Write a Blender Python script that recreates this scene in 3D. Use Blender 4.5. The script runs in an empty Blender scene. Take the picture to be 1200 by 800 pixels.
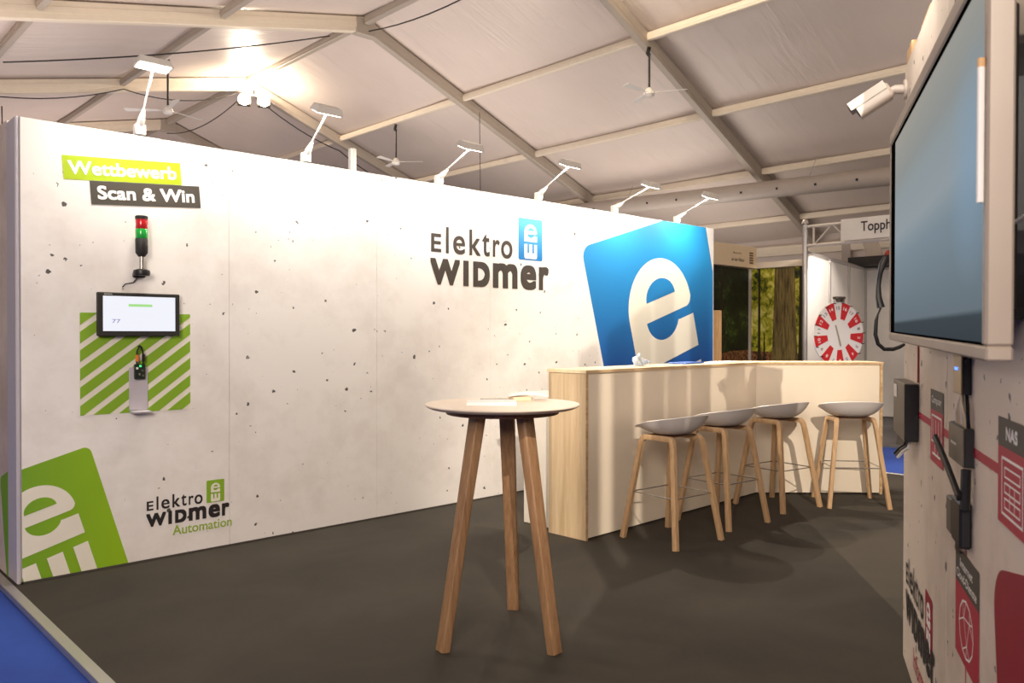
import bpy, bmesh, math, random
from mathutils import Vector, Matrix
from mathutils.geometry import tessellate_polygon
random.seed(7)
R = math.radians
SC = bpy.context.scene
COL = SC.collection

# ------------------------------------------------------------------ camera
cam_d = bpy.data.cameras.new('camera'); cam = bpy.data.objects.new('camera', cam_d); COL.objects.link(cam)
cam.location = (0, 0, 1.37)
YAW = R(46.7); PITCH = -math.atan(8 / 946)
cam.rotation_euler = (R(90) + PITCH, 0, YAW - R(90))
cam_d.sensor_width = 36; cam_d.lens = 946 / 1200 * 36
cam_d.clip_start = 0.05; cam_d.clip_end = 200
cam_d.dof.use_dof = True; cam_d.dof.focus_distance = 5.2; cam_d.dof.aperture_fstop = 6.3
SC.camera = cam

# ------------------------------------------------------------------ world, lights, exposure
w = bpy.data.worlds.new('world'); SC.world = w; w.use_nodes = True
w.node_tree.nodes['Background'].inputs[0].default_value = (1.0, 0.83, 0.70, 1)
w.node_tree.nodes['Background'].inputs[1].default_value = 0.18
SC.view_settings.view_transform = 'Standard'; SC.view_settings.look = 'None'
SC.view_settings.gamma = 1; SC.view_settings.use_curve_mapping = False
SC.view_settings.exposure = 0.0

def light(name, kind, loc, energy, color=(1, .85, .7), size=.1, size_y=None, target=None, spot=None, blend=.5, parent=None):
    d = bpy.data.lights.new(name, kind); d.energy = energy; d.color = color
    if kind == 'AREA':
        d.size = size
        if size_y: d.shape = 'RECTANGLE'; d.size_y = size_y
    else: d.shadow_soft_size = size
    if kind == 'SPOT': d.spot_size = R(spot); d.spot_blend = blend
    o = bpy.data.objects.new(name, d); COL.objects.link(o); o.location = loc
    if target is not None:
        o.rotation_euler = (Vector(target) - Vector(loc)).to_track_quat('-Z', 'Y').to_euler()
    if parent: o.parent = parent
    return o
WARM = (1, .89, .79)
# unseen area lights added to brighten the tent roof from below
light('roof_fill', 'AREA', (3.5, 10, 2.3), 150, WARM, 3.0, target=(3.5, 10.01, 9))
light('roof_fill', 'AREA', (9.5, 13, 2.3), 190, WARM, 3.5, target=(9.5, 13.01, 9))
light('roof_fill', 'AREA', (14.5, 11.0, 2.0), 95, WARM, 3.0, target=(14.5, 11.01, 9))
light('roof_fill', 'AREA', (6.5, -2.5, 2.2), 170, WARM, 3.0, target=(9, 0, 9))
light('roof_fill', 'AREA', (12.5, 0.0, 2.2), 140, WARM, 3.0, target=(12.5, 0.01, 9))
# soft fill added behind the camera, stands for no particular lamp
light('soft_fill', 'AREA', (-2.5, -1.2, 3.4), 330, WARM, 2.0, target=(2.2, 5.0, .9))
# small hard spot added behind the right booth wall for the counter stripes
light('stripe_spot', 'SPOT', (-1.0, -2.5, 5.05), 2700, (1, .88, .74), .022, target=(5.75, 3.1, .2), spot=34, blend=.5)
light('roof_fill', 'AREA', (0.5, 14, 2.3), 170, (1, .84, .74), 3.0, target=(.5, 14.01, 9))  # further unseen fills, added for the left and far roof
light('roof_fill', 'AREA', (6, 22, 2.3), 190, (1, .84, .74), 3.0, target=(6, 22.01, 9))

light('spot_light', 'SPOT', (10.5, 4.3, 2.75), 150, WARM, .05, target=(11.0, 5.3, 1.75), spot=75)
light('wall_light', 'AREA', (2.90, 1.27, 2.86), 5.5, (1, .93, .82), .2, .07, target=(3.05, 1.05, 2.3))

# ------------------------------------------------------------------ materials
def srgb(r, g, b):
    f = lambda c: (c / 255) / 12.92 if c / 255 <= .04045 else ((c / 255 + .055) / 1.055) ** 2.4
    return (f(r), f(g), f(b), 1)
class NT:
    def __init__(s, name):
        s.m = bpy.data.materials.new(name); s.m.use_nodes = True
        s.t = s.m.node_tree; s.b = s.t.nodes['Principled BSDF']
    def n(s, kind, **kw):
        nd = s.t.nodes.new('ShaderNode' + kind)
        for k, v in kw.items():
            if k == 'operation': nd.operation = v
            elif hasattr(nd, k) and not k[0].isupper(): setattr(nd, k, v)
        return nd
    def l(s, a, b): s.t.links.new(a, b)
    def val(s, sock, v): sock.default_value = v
    def coord(s, scale=(1, 1, 1), rot=(0, 0, 0), loc=(0, 0, 0)):
        tc = s.n('TexCoord'); mp = s.n('Mapping'); s.l(tc.outputs['Object'], mp.inputs['Vector'])
        mp.inputs['Scale'].default_value = scale; mp.inputs['Rotation'].default_value = rot; mp.inputs['Location'].default_value = loc
        return mp.outputs['Vector']
    def noise(s, vec, scale, detail=4, rough=.55, dist=0):
        nd = s.n('TexNoise'); s.l(vec, nd.inputs['Vector']); nd.inputs['Scale'].default_value = scale
        nd.inputs['Detail'].default_value = detail; nd.inputs['Roughness'].default_value = rough; nd.inputs['Distortion'].default_value = dist
        return nd.outputs['Fac']
    def ramp(s, fac, stops):
        nd = s.n('ValToRGB'); s.l(fac, nd.inputs['Fac']); e = nd.color_ramp.elements
        while len(e) < len(stops): e.new(.5)
        for i, (p, c) in enumerate(stops): e[i].position = p; e[i].color = c if len(c) == 4 else (*c, 1)
        return nd.outputs['Color']
    def mix(s, fac, a, b, mode='MIX'):
        nd = s.n('MixRGB'); nd.blend_type = mode
        for i, x in ((0, fac), (1, a), (2, b)):
            if hasattr(x, 'links'): s.l(x, nd.inputs[i])
            else: nd.inputs[i].default_value = x
        return nd.outputs[0]
    def math(s, op, a, b=0., c=None):
        nd = s.n('Math'); nd.operation = op
        for i, x in enumerate((a, b) if c is None else (a, b, c)):
            if hasattr(x, 'links'): s.l(x, nd.inputs[i])
            else: nd.inputs[i].default_value = x
        return nd.outputs[0]
    def bump(s, h, strength=.2, dist=.01):
        nd = s.n('Bump'); nd.inputs['Strength'].default_value = strength; nd.inputs['Distance'].default_value = dist
        s.l(h, nd.inputs['Height']); s.l(nd.outputs[0], s.b.inputs['Normal'])
def plain(name, col, rough=.5, metal=0, coat=0, emit=None, es=1, var=.06):
    t = NT(name); v = t.coord(); nz = t.noise(v, 9, 3)
    c = t.mix(nz, tuple(x * (1 - var) for x in col[:3]) + (1,), tuple(min(1, x * (1 + var)) for x in col[:3]) + (1,))
    t.l(c, t.b.inputs['Base Color']); t.b.inputs['Roughness'].default_value = rough; t.b.inputs['Metallic'].default_value = metal
    if coat: t.b.inputs['Coat Weight'].default_value = coat
    if emit: t.b.inputs['Emission Color'].default_value = emit; t.b.inputs['Emission Strength'].default_value = es
    return t.m
def wood(name, c0, c1, axis='Z', scale=1, rough=.5):
    t = NT(name); sc = {'X': (.6, 9, 9), 'Y': (9, .6, 9), 'Z': (9, 9, .6)}[axis]
    v = t.coord(tuple(s * scale for s in sc)); n1 = t.noise(v, 3, 5, .6, .6); n2 = t.noise(v, 14, 3)
    f = t.math('ADD', t.math('MULTIPLY', n1, .8), t.math('MULTIPLY', n2, .2))
    t.l(t.ramp(f, [(.35, c0), (.62, c1)]), t.b.inputs['Base Color']); t.b.inputs['Roughness'].default_value = rough
    t.bump(n2, .08, .002); return t.m
def concrete(name, light_c, dark_c, spot=(.03, .028, .025, 1), seed=0, ax=(1, 1, 1)):
    t = NT(name); v = t.coord(loc=(seed, seed, seed))
    big = t.noise(v, .9, 6, .6, .4); mid = t.noise(v, 5, 6, .65)
    f = t.math('ADD', t.math('MULTIPLY', big, .65), t.math('MULTIPLY', mid, .35))
    base = t.ramp(f, [(.38, dark_c), (.54, light_c)])
    # printed air holes: small dark irregular pits, some large ones
    dn = t.n('TexNoise'); t.l(v, dn.inputs['Vector']); dn.inputs['Scale'].default_value = 42
    add = t.n('MixRGB'); add.blend_type = 'ADD'; add.inputs[0].default_value = .035; t.l(v, add.inputs[1]); t.l(dn.outputs['Color'], add.inputs[2])
    masks = []
    for sc, r, keep in ((8, .14, .45), (3.1, .062, .45), (17, .21, .45), (5.3, .08, .5)):
        vo = t.n('TexVoronoi'); t.l(add.outputs[0], vo.inputs['Vector']); vo.inputs['Scale'].default_value = sc
        sp = t.n('SeparateColor'); t.l(vo.outputs['Color'], sp.inputs[0])
        rr = t.math('MULTIPLY', sp.outputs[1], r)
        near = t.math('LESS_THAN', vo.outputs['Distance'], rr); k = t.math('GREATER_THAN', sp.outputs[0], keep)
        masks.append(t.math('MULTIPLY', near, k))
    mk = t.math('MAXIMUM', t.math('MAXIMUM', masks[0], masks[1]), t.math('MAXIMUM', masks[2], masks[3]))
    mk = t.math('MULTIPLY', t.math('MULTIPLY', mk, t.math('GREATER_THAN', t.noise(v, 2.2, 3), .41)), .92)
    t.l(t.mix(mk, base, spot), t.b.inputs['Base Color']); t.b.inputs['Roughness'].default_value = .5
    return t.m
def carpet(name, c0, c1):
    t = NT(name); v = t.coord(); a = t.noise(v, 1.3, 5, .6, .5); b = t.noise(v, 260, 2)
    t.l(t.ramp(t.math('ADD', t.math('MULTIPLY', a, .7), t.math('MULTIPLY', b, .3)), [(.38, c0), (.62, c1)]), t.b.inputs['Base Color'])
    t.b.inputs['Roughness'].default_value = .93; t.bump(b, .35, .004); return t.m
def membrane():
    t = NT('tent_membrane'); v = t.coord((.35, 3.2, .35)); a = t.noise(v, 1.6, 4, .6, .8); v2 = t.coord((.5, .5, .5)); b = t.noise(v2, 1.2, 3)
    t.l(t.mix(b, srgb(206, 192, 184), srgb(222, 209, 200)), t.b.inputs['Base Color']); t.b.inputs['Roughness'].default_value = .42
    t.bump(t.math('POWER', a, 2.5), .28, .10); return t.m

M = {}
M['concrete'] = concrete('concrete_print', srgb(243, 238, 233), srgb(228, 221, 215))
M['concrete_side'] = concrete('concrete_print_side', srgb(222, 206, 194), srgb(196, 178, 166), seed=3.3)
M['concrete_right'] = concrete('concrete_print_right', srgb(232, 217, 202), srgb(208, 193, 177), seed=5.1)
M['profile'] = plain('grey_profile', srgb(196, 190, 196), .4)
M['joint'] = plain('dark_joint', srgb(96, 90, 84), .8)
M['carpet'] = carpet('brown_carpet', srgb(46, 40, 31), srgb(61, 54, 43))
M['blue_carpet'] = carpet('blue_carpet', srgb(30, 62, 146), srgb(42, 78, 168))
M['grey_carpet'] = carpet('grey_carpet', srgb(92, 90, 92), srgb(112, 110, 112))
M['alu'] = plain('aluminium', srgb(196, 192, 188), .35, .75)
M['alu_dull'] = plain('dull_aluminium', srgb(176, 165, 153), .55, .1)
M['cream_metal'] = plain('cream_metal', srgb(226, 214, 196), .45)
M['duct'] = plain('duct_skin', srgb(168, 158, 150), .5)
M['white'] = plain('white_plastic', srgb(232, 228, 222), .4)
M['paper'] = plain('paper', srgb(246, 240, 236), .6, var=.02)
M['black'] = plain('black_plastic', srgb(26, 25, 25), .4)
M['soft_black'] = plain('soft_black_print', srgb(40, 37, 35), .6)
M['letter'] = plain('dark_letter_print', srgb(66, 58, 52), .6, var=.02)
M['letter_black'] = plain('black_letter_print', srgb(38, 32, 34), .6, var=.02)
M['dark_label'] = plain('dark_label_print', srgb(74, 68, 60), .6, var=.02)
M['lime'] = plain('lime_print', srgb(170, 196, 18), .6, var=.02)
M['auto_green'] = plain('green_letter_print', srgb(150, 180, 50), .6, var=.02)
M['stripe_green'] = plain('green_stripe_print', srgb(136, 178, 38), .6, var=.03)
M['cream_print'] = plain('cream_print', srgb(236, 230, 214), .6, var=.02)
M['white_print'] = plain('white_print', srgb(248, 246, 242), .6, var=.01)
M['red_print'] = plain('red_print', srgb(178, 42, 62), .6, var=.02)
M['crimson'] = plain('crimson_print', srgb(150, 14, 44), .6, var=.02)
M['white_desk'] = plain('white_laminate', srgb(232, 224, 210), .45)
M['front'] = plain('cream_front_panel', srgb(236, 222, 200), .5, var=.02)
M['wood_ply'] = wood('spruce_board', srgb(200, 170, 130), srgb(222, 197, 160), 'Z', .8)
M['wood_edge'] = wood('spruce_edge', srgb(178, 140, 98), srgb(214, 184, 142), 'X', .8)
M['wood_top'] = wood('spruce_top', srgb(226, 198, 150), srgb(246, 226, 188), 'X', .6)
M['oak'] = wood('oak_leg', srgb(132, 97, 66), srgb(158, 122, 88), 'Z', 2.2, .45)
M['oak_stool'] = wood('oak_stool_leg', srgb(184, 146, 106), srgb(208, 172, 130), 'Z', 2.4, .4)
M['oak_dark'] = wood('dark_oak_frame', srgb(92, 58, 36), srgb(120, 80, 52), 'X', 1.5, .5)
M['table_top'] = plain('tabletop_laminate', srgb(232, 214, 194), .4, var=.03)
M['shell'] = plain('seat_shell', srgb(222, 213, 208), .42, var=.02)
M['lamp_grey'] = plain('lamp_grey', srgb(214, 208, 200), .5)
M['gold_grey'] = plain('gold_grey', srgb(160, 138, 104), .35, .4)
M['camera_white'] = plain('camera_white', srgb(200, 188, 176), .4)
M['matt_black'] = plain('matt_black', srgb(14, 13, 13), 1.0); M['matt_black'].node_tree.nodes['Principled BSDF'].inputs['Specular IOR Level'].default_value = 0
M['steel'] = plain('steel_rod', srgb(190, 184, 176), .25, .9)
M['stand_wood'] = wood('batten', srgb(196, 150, 100), srgb(220, 180, 130), 'Z', 1)
M['tv_body'] = plain('tv_bezel', srgb(164, 150, 136), .4, .1)
M['gun'] = plain('gunmetal_case', srgb(104, 96, 86), .45, .3)
M['wheel_red'] = plain('wheel_red', srgb(214, 44, 50), .5, var=.02)
M['wheel_white'] = plain('wheel_white', srgb(246, 242, 238), .5, var=.02)
M['grey_ink'] = plain('grey_ink', srgb(150, 140, 140), .6)
M['truss'] = plain('white_truss', srgb(214, 206, 198), .4)
M['brown_ink'] = plain('brown_ink', srgb(112, 88, 68), .6)
M['sign_cream'] = plain('sign_cream', srgb(226, 204, 170), .55, var=.03)
M['red_cloth'] = plain('red_cloth', srgb(170, 70, 56), .9)
M['skin_cloth'] = plain('pale_cloth', srgb(214, 180, 156), .9)
M['pcb'] = plain('circuit_board', srgb(24, 40, 30), .4)
M['orange'] = plain('orange_wire', srgb(230, 128, 50), .5)
M['blue_plastic'] = plain('blue_plastic', srgb(30, 90, 190), .4)
M['clearish'] = plain('crumpled_film', srgb(210, 222, 236), .2)
M['red_line'] = plain('thin_red_line', srgb(172, 74, 70), .6)
M['ink_blue'] = plain('screen_ink', srgb(120, 120, 190), .6)
M['membrane'] = membrane()
def glow(name, col, s):
    t = NT(name); t.b.inputs['Base Color'].default_value = (.02, .02, .02, 1)
    t.b.inputs['Emission Color'].default_value = col; t.b.inputs['Emission Strength'].default_value = s
    return t.m
M['lamp_glow'] = glow('lamp_glow', (1, .93, .82, 1), 9)
M['flood_glow'] = glow('flood_glow', (1, .88, .68, 1), 40)
M['panel_screen'] = glow('lit_screen', srgb(244, 246, 255), .95)
M['panel_green'] = glow('lit_green_bar', srgb(170, 232, 140), .9)
M['panel_ink'] = glow('lit_ink', srgb(150, 150, 205), .8)
M['led_blue'] = glow('led_blue', srgb(70, 120, 255), 3)
M['led_green'] = glow('led_green', srgb(60, 240, 130), 1.5)
M['stack_red'] = plain('red_lens', srgb(200, 20, 30), .25, coat=.5)
M['stack_green'] = plain('green_lens', srgb(20, 170, 60), .25, coat=.5)
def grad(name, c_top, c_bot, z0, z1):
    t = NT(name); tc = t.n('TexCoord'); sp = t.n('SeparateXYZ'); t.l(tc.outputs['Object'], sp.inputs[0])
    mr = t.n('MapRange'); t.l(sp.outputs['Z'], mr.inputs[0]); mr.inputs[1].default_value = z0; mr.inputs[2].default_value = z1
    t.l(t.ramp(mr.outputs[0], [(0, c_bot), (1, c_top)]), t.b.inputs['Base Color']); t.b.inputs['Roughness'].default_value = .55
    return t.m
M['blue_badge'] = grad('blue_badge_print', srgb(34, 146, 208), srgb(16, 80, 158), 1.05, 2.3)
M['blue_badge_small'] = grad('small_blue_badge_print', srgb(80, 168, 214), srgb(22, 122, 192), 2.05, 2.35)
def green_mat():
    t = NT('green_badge_print'); tc = t.n('TexCoord'); sp = t.n('SeparateXYZ'); t.l(tc.outputs['Object'], sp.inputs[0])
    mr = t.n('MapRange'); t.l(sp.outputs['X'], mr.inputs[0]); mr.inputs[1].default_value = 1.0; mr.inputs[2].default_value = 1.65
    t.l(t.ramp(mr.outputs[0], [(0, srgb(112, 160, 34)), (1, srgb(150, 192, 16))]), t.b.inputs['Base Color']); t.b.inputs['Roughness'].default_value = .6
    return t.m
M['green_badge'] = green_mat()
def forest(name='forest_print', dark=0):
    # printed forest photograph: foliage specks above, leaf litter below, upright trunks
    t = NT(name); v = t.coord(); a = t.noise(v, 9, 9, .75, .6); b = t.noise(v, 1.6, 3)
    f = t.math('ADD', t.math('MULTIPLY', a, .62), t.math('MULTIPLY', b, .38))
    leaf = t.ramp(f, [(.44, srgb(8, 12, 7)), (.54, srgb(24, 36, 16)), (.60, srgb(60, 84, 30)), (.68, srgb(150, 170, 90))]) if dark else t.ramp(f, [(.38, srgb(20, 26, 8)), (.45, srgb(64, 80, 18)), (.53, srgb(190, 186, 46)), (.61, srgb(244, 238, 140))])
    tc = t.n('TexCoord'); sp = t.n('SeparateXYZ'); t.l(tc.outputs['Object'], sp.inputs[0])
    lit = t.ramp(t.noise(v, 30, 4), [(.4, srgb(62, 38, 22)), (.6, srgb(150, 102, 62))])
    low = t.math('LESS_THAN', t.math('ADD', sp.outputs['Z'], t.math('MULTIPLY', b, .2)), 1.22)
    leaf = t.mix(low, leaf, lit)
    sv = t.coord((7, 7, .12)); tr = t.math('GREATER_THAN', t.noise(sv, 1, 2), .615)
    bark = t.ramp(t.noise(t.coord((30, 30, 2)), 1, 4), [(.4, srgb(22, 17, 10)), (.65, srgb(58, 46, 28))])
    t.l(t.mix(tr, leaf, bark), t.b.inputs['Base Color']); t.b.inputs['Roughness'].default_value = .5
    return t.m
M['forest'] = forest(); M['forest_dark'] = forest('dark_forest_print', 1)
t_ = NT('bark_print'); v_ = t_.coord((34, 34, 3)); t_.l(t_.ramp(t_.noise(v_, 1, 5, .7), [(.35, srgb(58, 48, 26)), (.65, srgb(150, 132, 78))]), t_.b.inputs['Base Color']); M['bark'] = t_.m
t_ = NT('dark_bark_print'); v_ = t_.coord((34, 34, 3)); t_.l(t_.ramp(t_.noise(v_, 1, 5, .7), [(.35, srgb(20, 16, 9)), (.65, srgb(62, 52, 26))]), t_.b.inputs['Base Color']); M['dark_bark'] = t_.m
def tv_screen():  # blurred sky reflection painted into the screen's emission gradient
    t = NT('television_reflection'); tc = t.n('TexCoord'); sp = t.n('SeparateXYZ'); t.l(tc.outputs['Object'], sp.inputs[0])
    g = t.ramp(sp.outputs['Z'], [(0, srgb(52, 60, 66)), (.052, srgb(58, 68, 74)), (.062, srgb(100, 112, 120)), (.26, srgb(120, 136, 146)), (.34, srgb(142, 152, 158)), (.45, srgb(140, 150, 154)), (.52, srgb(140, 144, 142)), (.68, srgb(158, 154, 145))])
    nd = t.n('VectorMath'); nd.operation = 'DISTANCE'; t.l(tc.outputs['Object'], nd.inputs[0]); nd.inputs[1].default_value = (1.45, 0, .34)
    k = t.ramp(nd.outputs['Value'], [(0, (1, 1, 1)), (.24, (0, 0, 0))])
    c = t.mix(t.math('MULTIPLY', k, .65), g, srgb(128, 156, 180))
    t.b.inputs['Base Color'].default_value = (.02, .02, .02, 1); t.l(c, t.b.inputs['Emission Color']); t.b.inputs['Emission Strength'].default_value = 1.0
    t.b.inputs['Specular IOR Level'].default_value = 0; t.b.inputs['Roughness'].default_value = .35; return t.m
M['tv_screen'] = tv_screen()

# ------------------------------------------------------------------ mesh helpers
def frame(p, d, hint=(0, 0, 1)):
    d = Vector(d).normalized(); h = Vector(hint)
    if abs(d.dot(h.normalized())) > .98: h = Vector((1, 0, 0))
    x = h.cross(d).normalized(); y = d.cross(x)
    return x, y
class MB:
    def __init__(s): s.bm = bmesh.new()
    def box(s, lo, hi, bevel=0, rot=None, seg=1):
        c = [(a + b) / 2 for a, b in zip(lo, hi)]; z = [abs(b - a) for a, b in zip(lo, hi)]
        r = bmesh.ops.create_cube(s.bm, size=1); vs = r['verts']
        for v in vs: v.co = Vector((v.co.x * z[0], v.co.y * z[1], v.co.z * z[2]))
        if bevel:
            es = list({e for v in vs for e in v.link_edges})
            q = bmesh.ops.bevel(s.bm, geom=es, offset=min(bevel, min(z) * .45), segments=seg, affect='EDGES', profile=.5)
            vs = list({v for f in q['faces'] for v in f.verts} | {v for v in vs if v.is_valid})
        for v in vs:
            if rot is not None: v.co = rot @ v.co
            v.co += Vector(c)
        return vs
    def ring(s, pts): return [s.bm.verts.new(p) for p in pts]
    def skin(s, rings, cap=True, closed=True):
        for a, b in zip(rings, rings[1:]):
            n = len(a)
            for i in range(n if closed else n - 1):
                s.bm.faces.new((a[i], a[(i + 1) % n], b[(i + 1) % n], b[i]))
        if cap and closed: s.bm.faces.new(rings[0][::-1]); s.bm.faces.new(rings[-1])
    def tube(s, path, r, n=8, cap=True):
        path = [Vector(p) for p in path]; rs = r if isinstance(r, (list, tuple)) else [r] * len(path); rings = []
        x = None
        for i, p in enumerate(path):
            d = (path[min(i + 1, len(path) - 1)] - path[max(i - 1, 0)]).normalized()
            if x is None: x, y = frame(p, d)
            else:
                x = (x - d * x.dot(d)).normalized(); y = d.cross(x)
            rings.append(s.ring([p + (x * math.cos(a) + y * math.sin(a)) * rs[i] for a in (2 * math.pi * k / n for k in range(n))]))
        s.skin(rings, cap)
    def sweep(s, path, sec, xdir):            # sec: 2D outline, xdir: fixed first axis of the section
        path = [Vector(p) for p in path]; rings = []; X = Vector(xdir)
        for i, p in enumerate(path):
            d = (path[min(i + 1, len(path) - 1)] - path[max(i - 1, 0)]).normalized()
            x = (X - d * X.dot(d)).normalized(); y = d.cross(x)
            k = sec[i] if isinstance(sec[0][0], (list, tuple)) else sec
            rings.append(s.ring([p + x * a + y * b for a, b in k]))
        s.skin(rings)
    def lathe(s, prof, c=(0, 0, 0), n=32, cap=True):
        rings = [s.ring([(c[0] + r * math.cos(2 * math.pi * k / n), c[1] + r * math.sin(2 * math.pi * k / n), c[2] + z) for k in range(n)]) for r, z in prof]
        s.skin(rings, cap)
    def prism(s, poly, O, U, V, depth):       # polygon in plane (O,U,V), thickened along U x V
        O, U, V = Vector(O), Vector(U), Vector(V); N = U.cross(V).normalized() * depth
        a = s.ring([O + U * x + V * y for x, y in poly]); b = s.ring([O + U * x + V * y + N for x, y in poly])
        s.bm.faces.new(a[::-1]); s.bm.faces.new(b)
        n = len(poly)
        for i in range(n): s.bm.faces.new((a[i], a[(i + 1) % n], b[(i + 1) % n], b[i]))
    def xf(s, m):
        for v in s.bm.verts: v.co = m @ v.co
        return s
    def build(s, name, mat, parent=None, smooth=False, angle=40):
        bmesh.ops.recalc_face_normals(s.bm, faces=s.bm.faces)
        me = bpy.data.meshes.new(name); s.bm.to_mesh(me); s.bm.free()
        me.materials.append(mat)
        if smooth:
            me.polygons.foreach_set('use_smooth', [True] * len(me.polygons))
            try: me.set_sharp_from_angle(angle=R(angle))
            except Exception: pass
        o = bpy.data.objects.new(name, me); COL.objects.link(o)
        if parent: o.parent = parent
        return o
def tag(o, label=None, cat=None, group=None, kind=None):
    if label: o['label'] = label
    if cat: o['category'] = cat
    if group: o['group'] = group
    if kind: o['kind'] = kind
    return o
def empty(name, loc=(0, 0, 0), rz=0, **kw):
    o = bpy.data.objects.new(name, None); COL.objects.link(o); o.location = loc; o.rotation_euler = (0, 0, rz); o.empty_display_size = .1
    return tag(o, **kw)
def copy_tree(o, parent=None):
    c = o.copy(); COL.objects.link(c)
    if parent: c.parent = parent
    for ch in list(o.children): copy_tree(ch, c)
    return c
def rrect(hx, hy, r, n=4):
    r = min(r, hx * .99, hy * .99); out = []
    for cx, cy, a0 in ((hx - r, hy - r, 0), (-hx + r, hy - r, 90), (-hx + r, -hy + r, 180), (hx - r, -hy + r, 270)):
        out += [(cx + r * math.cos(R(a0 + 90 * k / n)), cy + r * math.sin(R(a0 + 90 * k / n))) for k in range(n + 1)]
    return out
def clip(poly, x0, x1, y0, y1):
    def cut(P, inside, inter):
        out = []
        for i, p in enumerate(P):
            q = P[i - 1]
            if inside(p):
                if not inside(q): out.append(inter(q, p))
                out.append(p)
            elif inside(q): out.append(inter(q, p))
        return out
    def at(axis, v): return lambda q, p: tuple(q[k] + (p[k] - q[k]) * (v - q[axis]) / (p[axis] - q[axis]) if k != axis else v for k in (0, 1))
    for axis, v, sg in ((0, x0, 1), (0, x1, -1), (1, y0, 1), (1, y1, -1)):
        if poly: poly = cut(poly, lambda p: (p[axis] - v) * sg >= 0, at(axis, v))
    return poly
def face_up(bm):
    bmesh.ops.triangulate(bm, faces=bm.faces)
# flat print: thin sheet glued on a wall plane
def sheet(name, poly, O, U, V, mat, parent, lift=.001, thick=.0008):
    O, U, V = Vector(O), Vector(U), Vector(V); N = U.cross(V).normalized()
    pts = []
    for p in poly:
        if not pts or (abs(p[0] - pts[-1][0]) + abs(p[1] - pts[-1][1])) > 1e-6: pts.append(p)
    if abs(pts[0][0] - pts[-1][0]) + abs(pts[0][1] - pts[-1][1]) < 1e-6: pts.pop()
    if sum(pts[i - 1][0] * pts[i][1] - pts[i][0] * pts[i - 1][1] for i in range(len(pts))) < 0: pts = pts[::-1]
    n = len(pts); tris = tessellate_polygon([[Vector((x, y, 0)) for x, y in pts]])
    fs = []
    for a, b, c in tris:
        ar = (pts[b][0] - pts[a][0]) * (pts[c][1] - pts[a][1]) - (pts[c][0] - pts[a][0]) * (pts[b][1] - pts[a][1])
        fs.append((a, b, c) if ar > 0 else (a, c, b))
    vs = [O + U * x + V * y + N * (lift + thick) for x, y in pts] + [O + U * x + V * y + N * lift for x, y in pts]
    fs += [((i + 1) % n, i, i + n, (i + 1) % n + n) for i in range(n)]
    me = bpy.data.meshes.new(name); me.from_pydata(vs, [], fs); me.materials.append(mat)
    o = bpy.data.objects.new(name, me); COL.objects.link(o)
    if parent: o.parent = parent
    return o


# ------------------------------------------------------------------ lettering
def glyphs(text, bold=0.0, res=5):
    cu = bpy.data.curves.new('type', 'FONT'); cu.body = text; cu.offset = bold; cu.resolution_u = res; cu.size = 1; cu.fill_mode = 'FRONT'
    o = bpy.data.objects.new('type', cu); COL.objects.link(o)
    bpy.context.view_layer.update()
    dg = bpy.context.evaluated_depsgraph_get(); me = bpy.data.meshes.new_from_object(o.evaluated_get(dg))
    vs = [(v.co.x, v.co.y) for v in me.vertices]; fs = [tuple(p.vertices) for p in me.polygons]
    bpy.data.objects.remove(o); bpy.data.curves.remove(cu); bpy.data.meshes.remove(me)
    return vs, fs
def lettering(name, runs, O, U, V, mat, parent, lift=.002):
    """runs: (text, x0, x1, y0, y1, bold) each fitted to its own box in the plane"""
    O, U, V = Vector(O), Vector(U), Vector(V); N = U.cross(V).normalized(); O = O + N * lift
    V_, F_ = [], []
    for text, x0, x1, y0, y1, bold in runs:
        vs, fs = glyphs(text, 0)
        if not vs: continue
        ax, bx = min(v[0] for v in vs), max(v[0] for v in vs); ay, by = min(v[1] for v in vs), max(v[1] for v in vs)
        g = bold * (y1 - y0)                      # strokes are thickened by g on every side, inside the same box
        g = min(g, (x1 - x0) * .3)
        spread = [(0, 0)] + ([(a * g, b * g) for a in (-1, -.33, .33, 1) for b in (-1, -.33, .33, 1)] if g > 0 else [])
        for j, (dx, dy) in enumerate(spread):
            k = len(V_)
            for x, y in vs:
                V_.append(O + N * (j * .00003) + U * (x0 + g + dx + (x - ax) / (bx - ax) * (x1 - x0 - 2 * g)) + V * (y0 + g + dy + (y - ay) / (by - ay) * (y1 - y0 - 2 * g)))
            F_ += [tuple(i + k for i in f) for f in fs]
    me = bpy.data.meshes.new(name); me.from_pydata(V_, [], F_); me.materials.append(mat)
    o = bpy.data.objects.new(name, me); COL.objects.link(o)
    if parent: o.parent = parent
    return o
def logo_runs(s, x, y):
    """the two-line company lettering, fitted letter by letter; s = width of the lower word"""
    T = [('E', .003, .080, .196, .306, .030), ('l', .115, .138, .193, .352, .0), ('e', .171, .267, .193, .306, .022), ('k', .301, .393, .194, .354, .018),
         ('t', .407, .470, .195, .334, .018), ('r', .497, .556, .197, .306, .022), ('o', .568, .668, .192, .308, .022)]
    B = [('W', -.003, .225, 0, .158, .06), ('I', .252, .295, 0, .158, .07), ('D', .332, .470, 0, .158, .07), ('m', .497, .714, 0, .160, .065),
         ('e', .742, .888, -.003, .161, .065), ('r', .912, 1.007, 0, .158, .065)]
    f = lambda L: [(c, x + a * s, x + b * s, y + lo * s, y + hi * s, bo) for c, a, b, lo, hi, bo in L]
    return f(T) + f(B)
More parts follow.
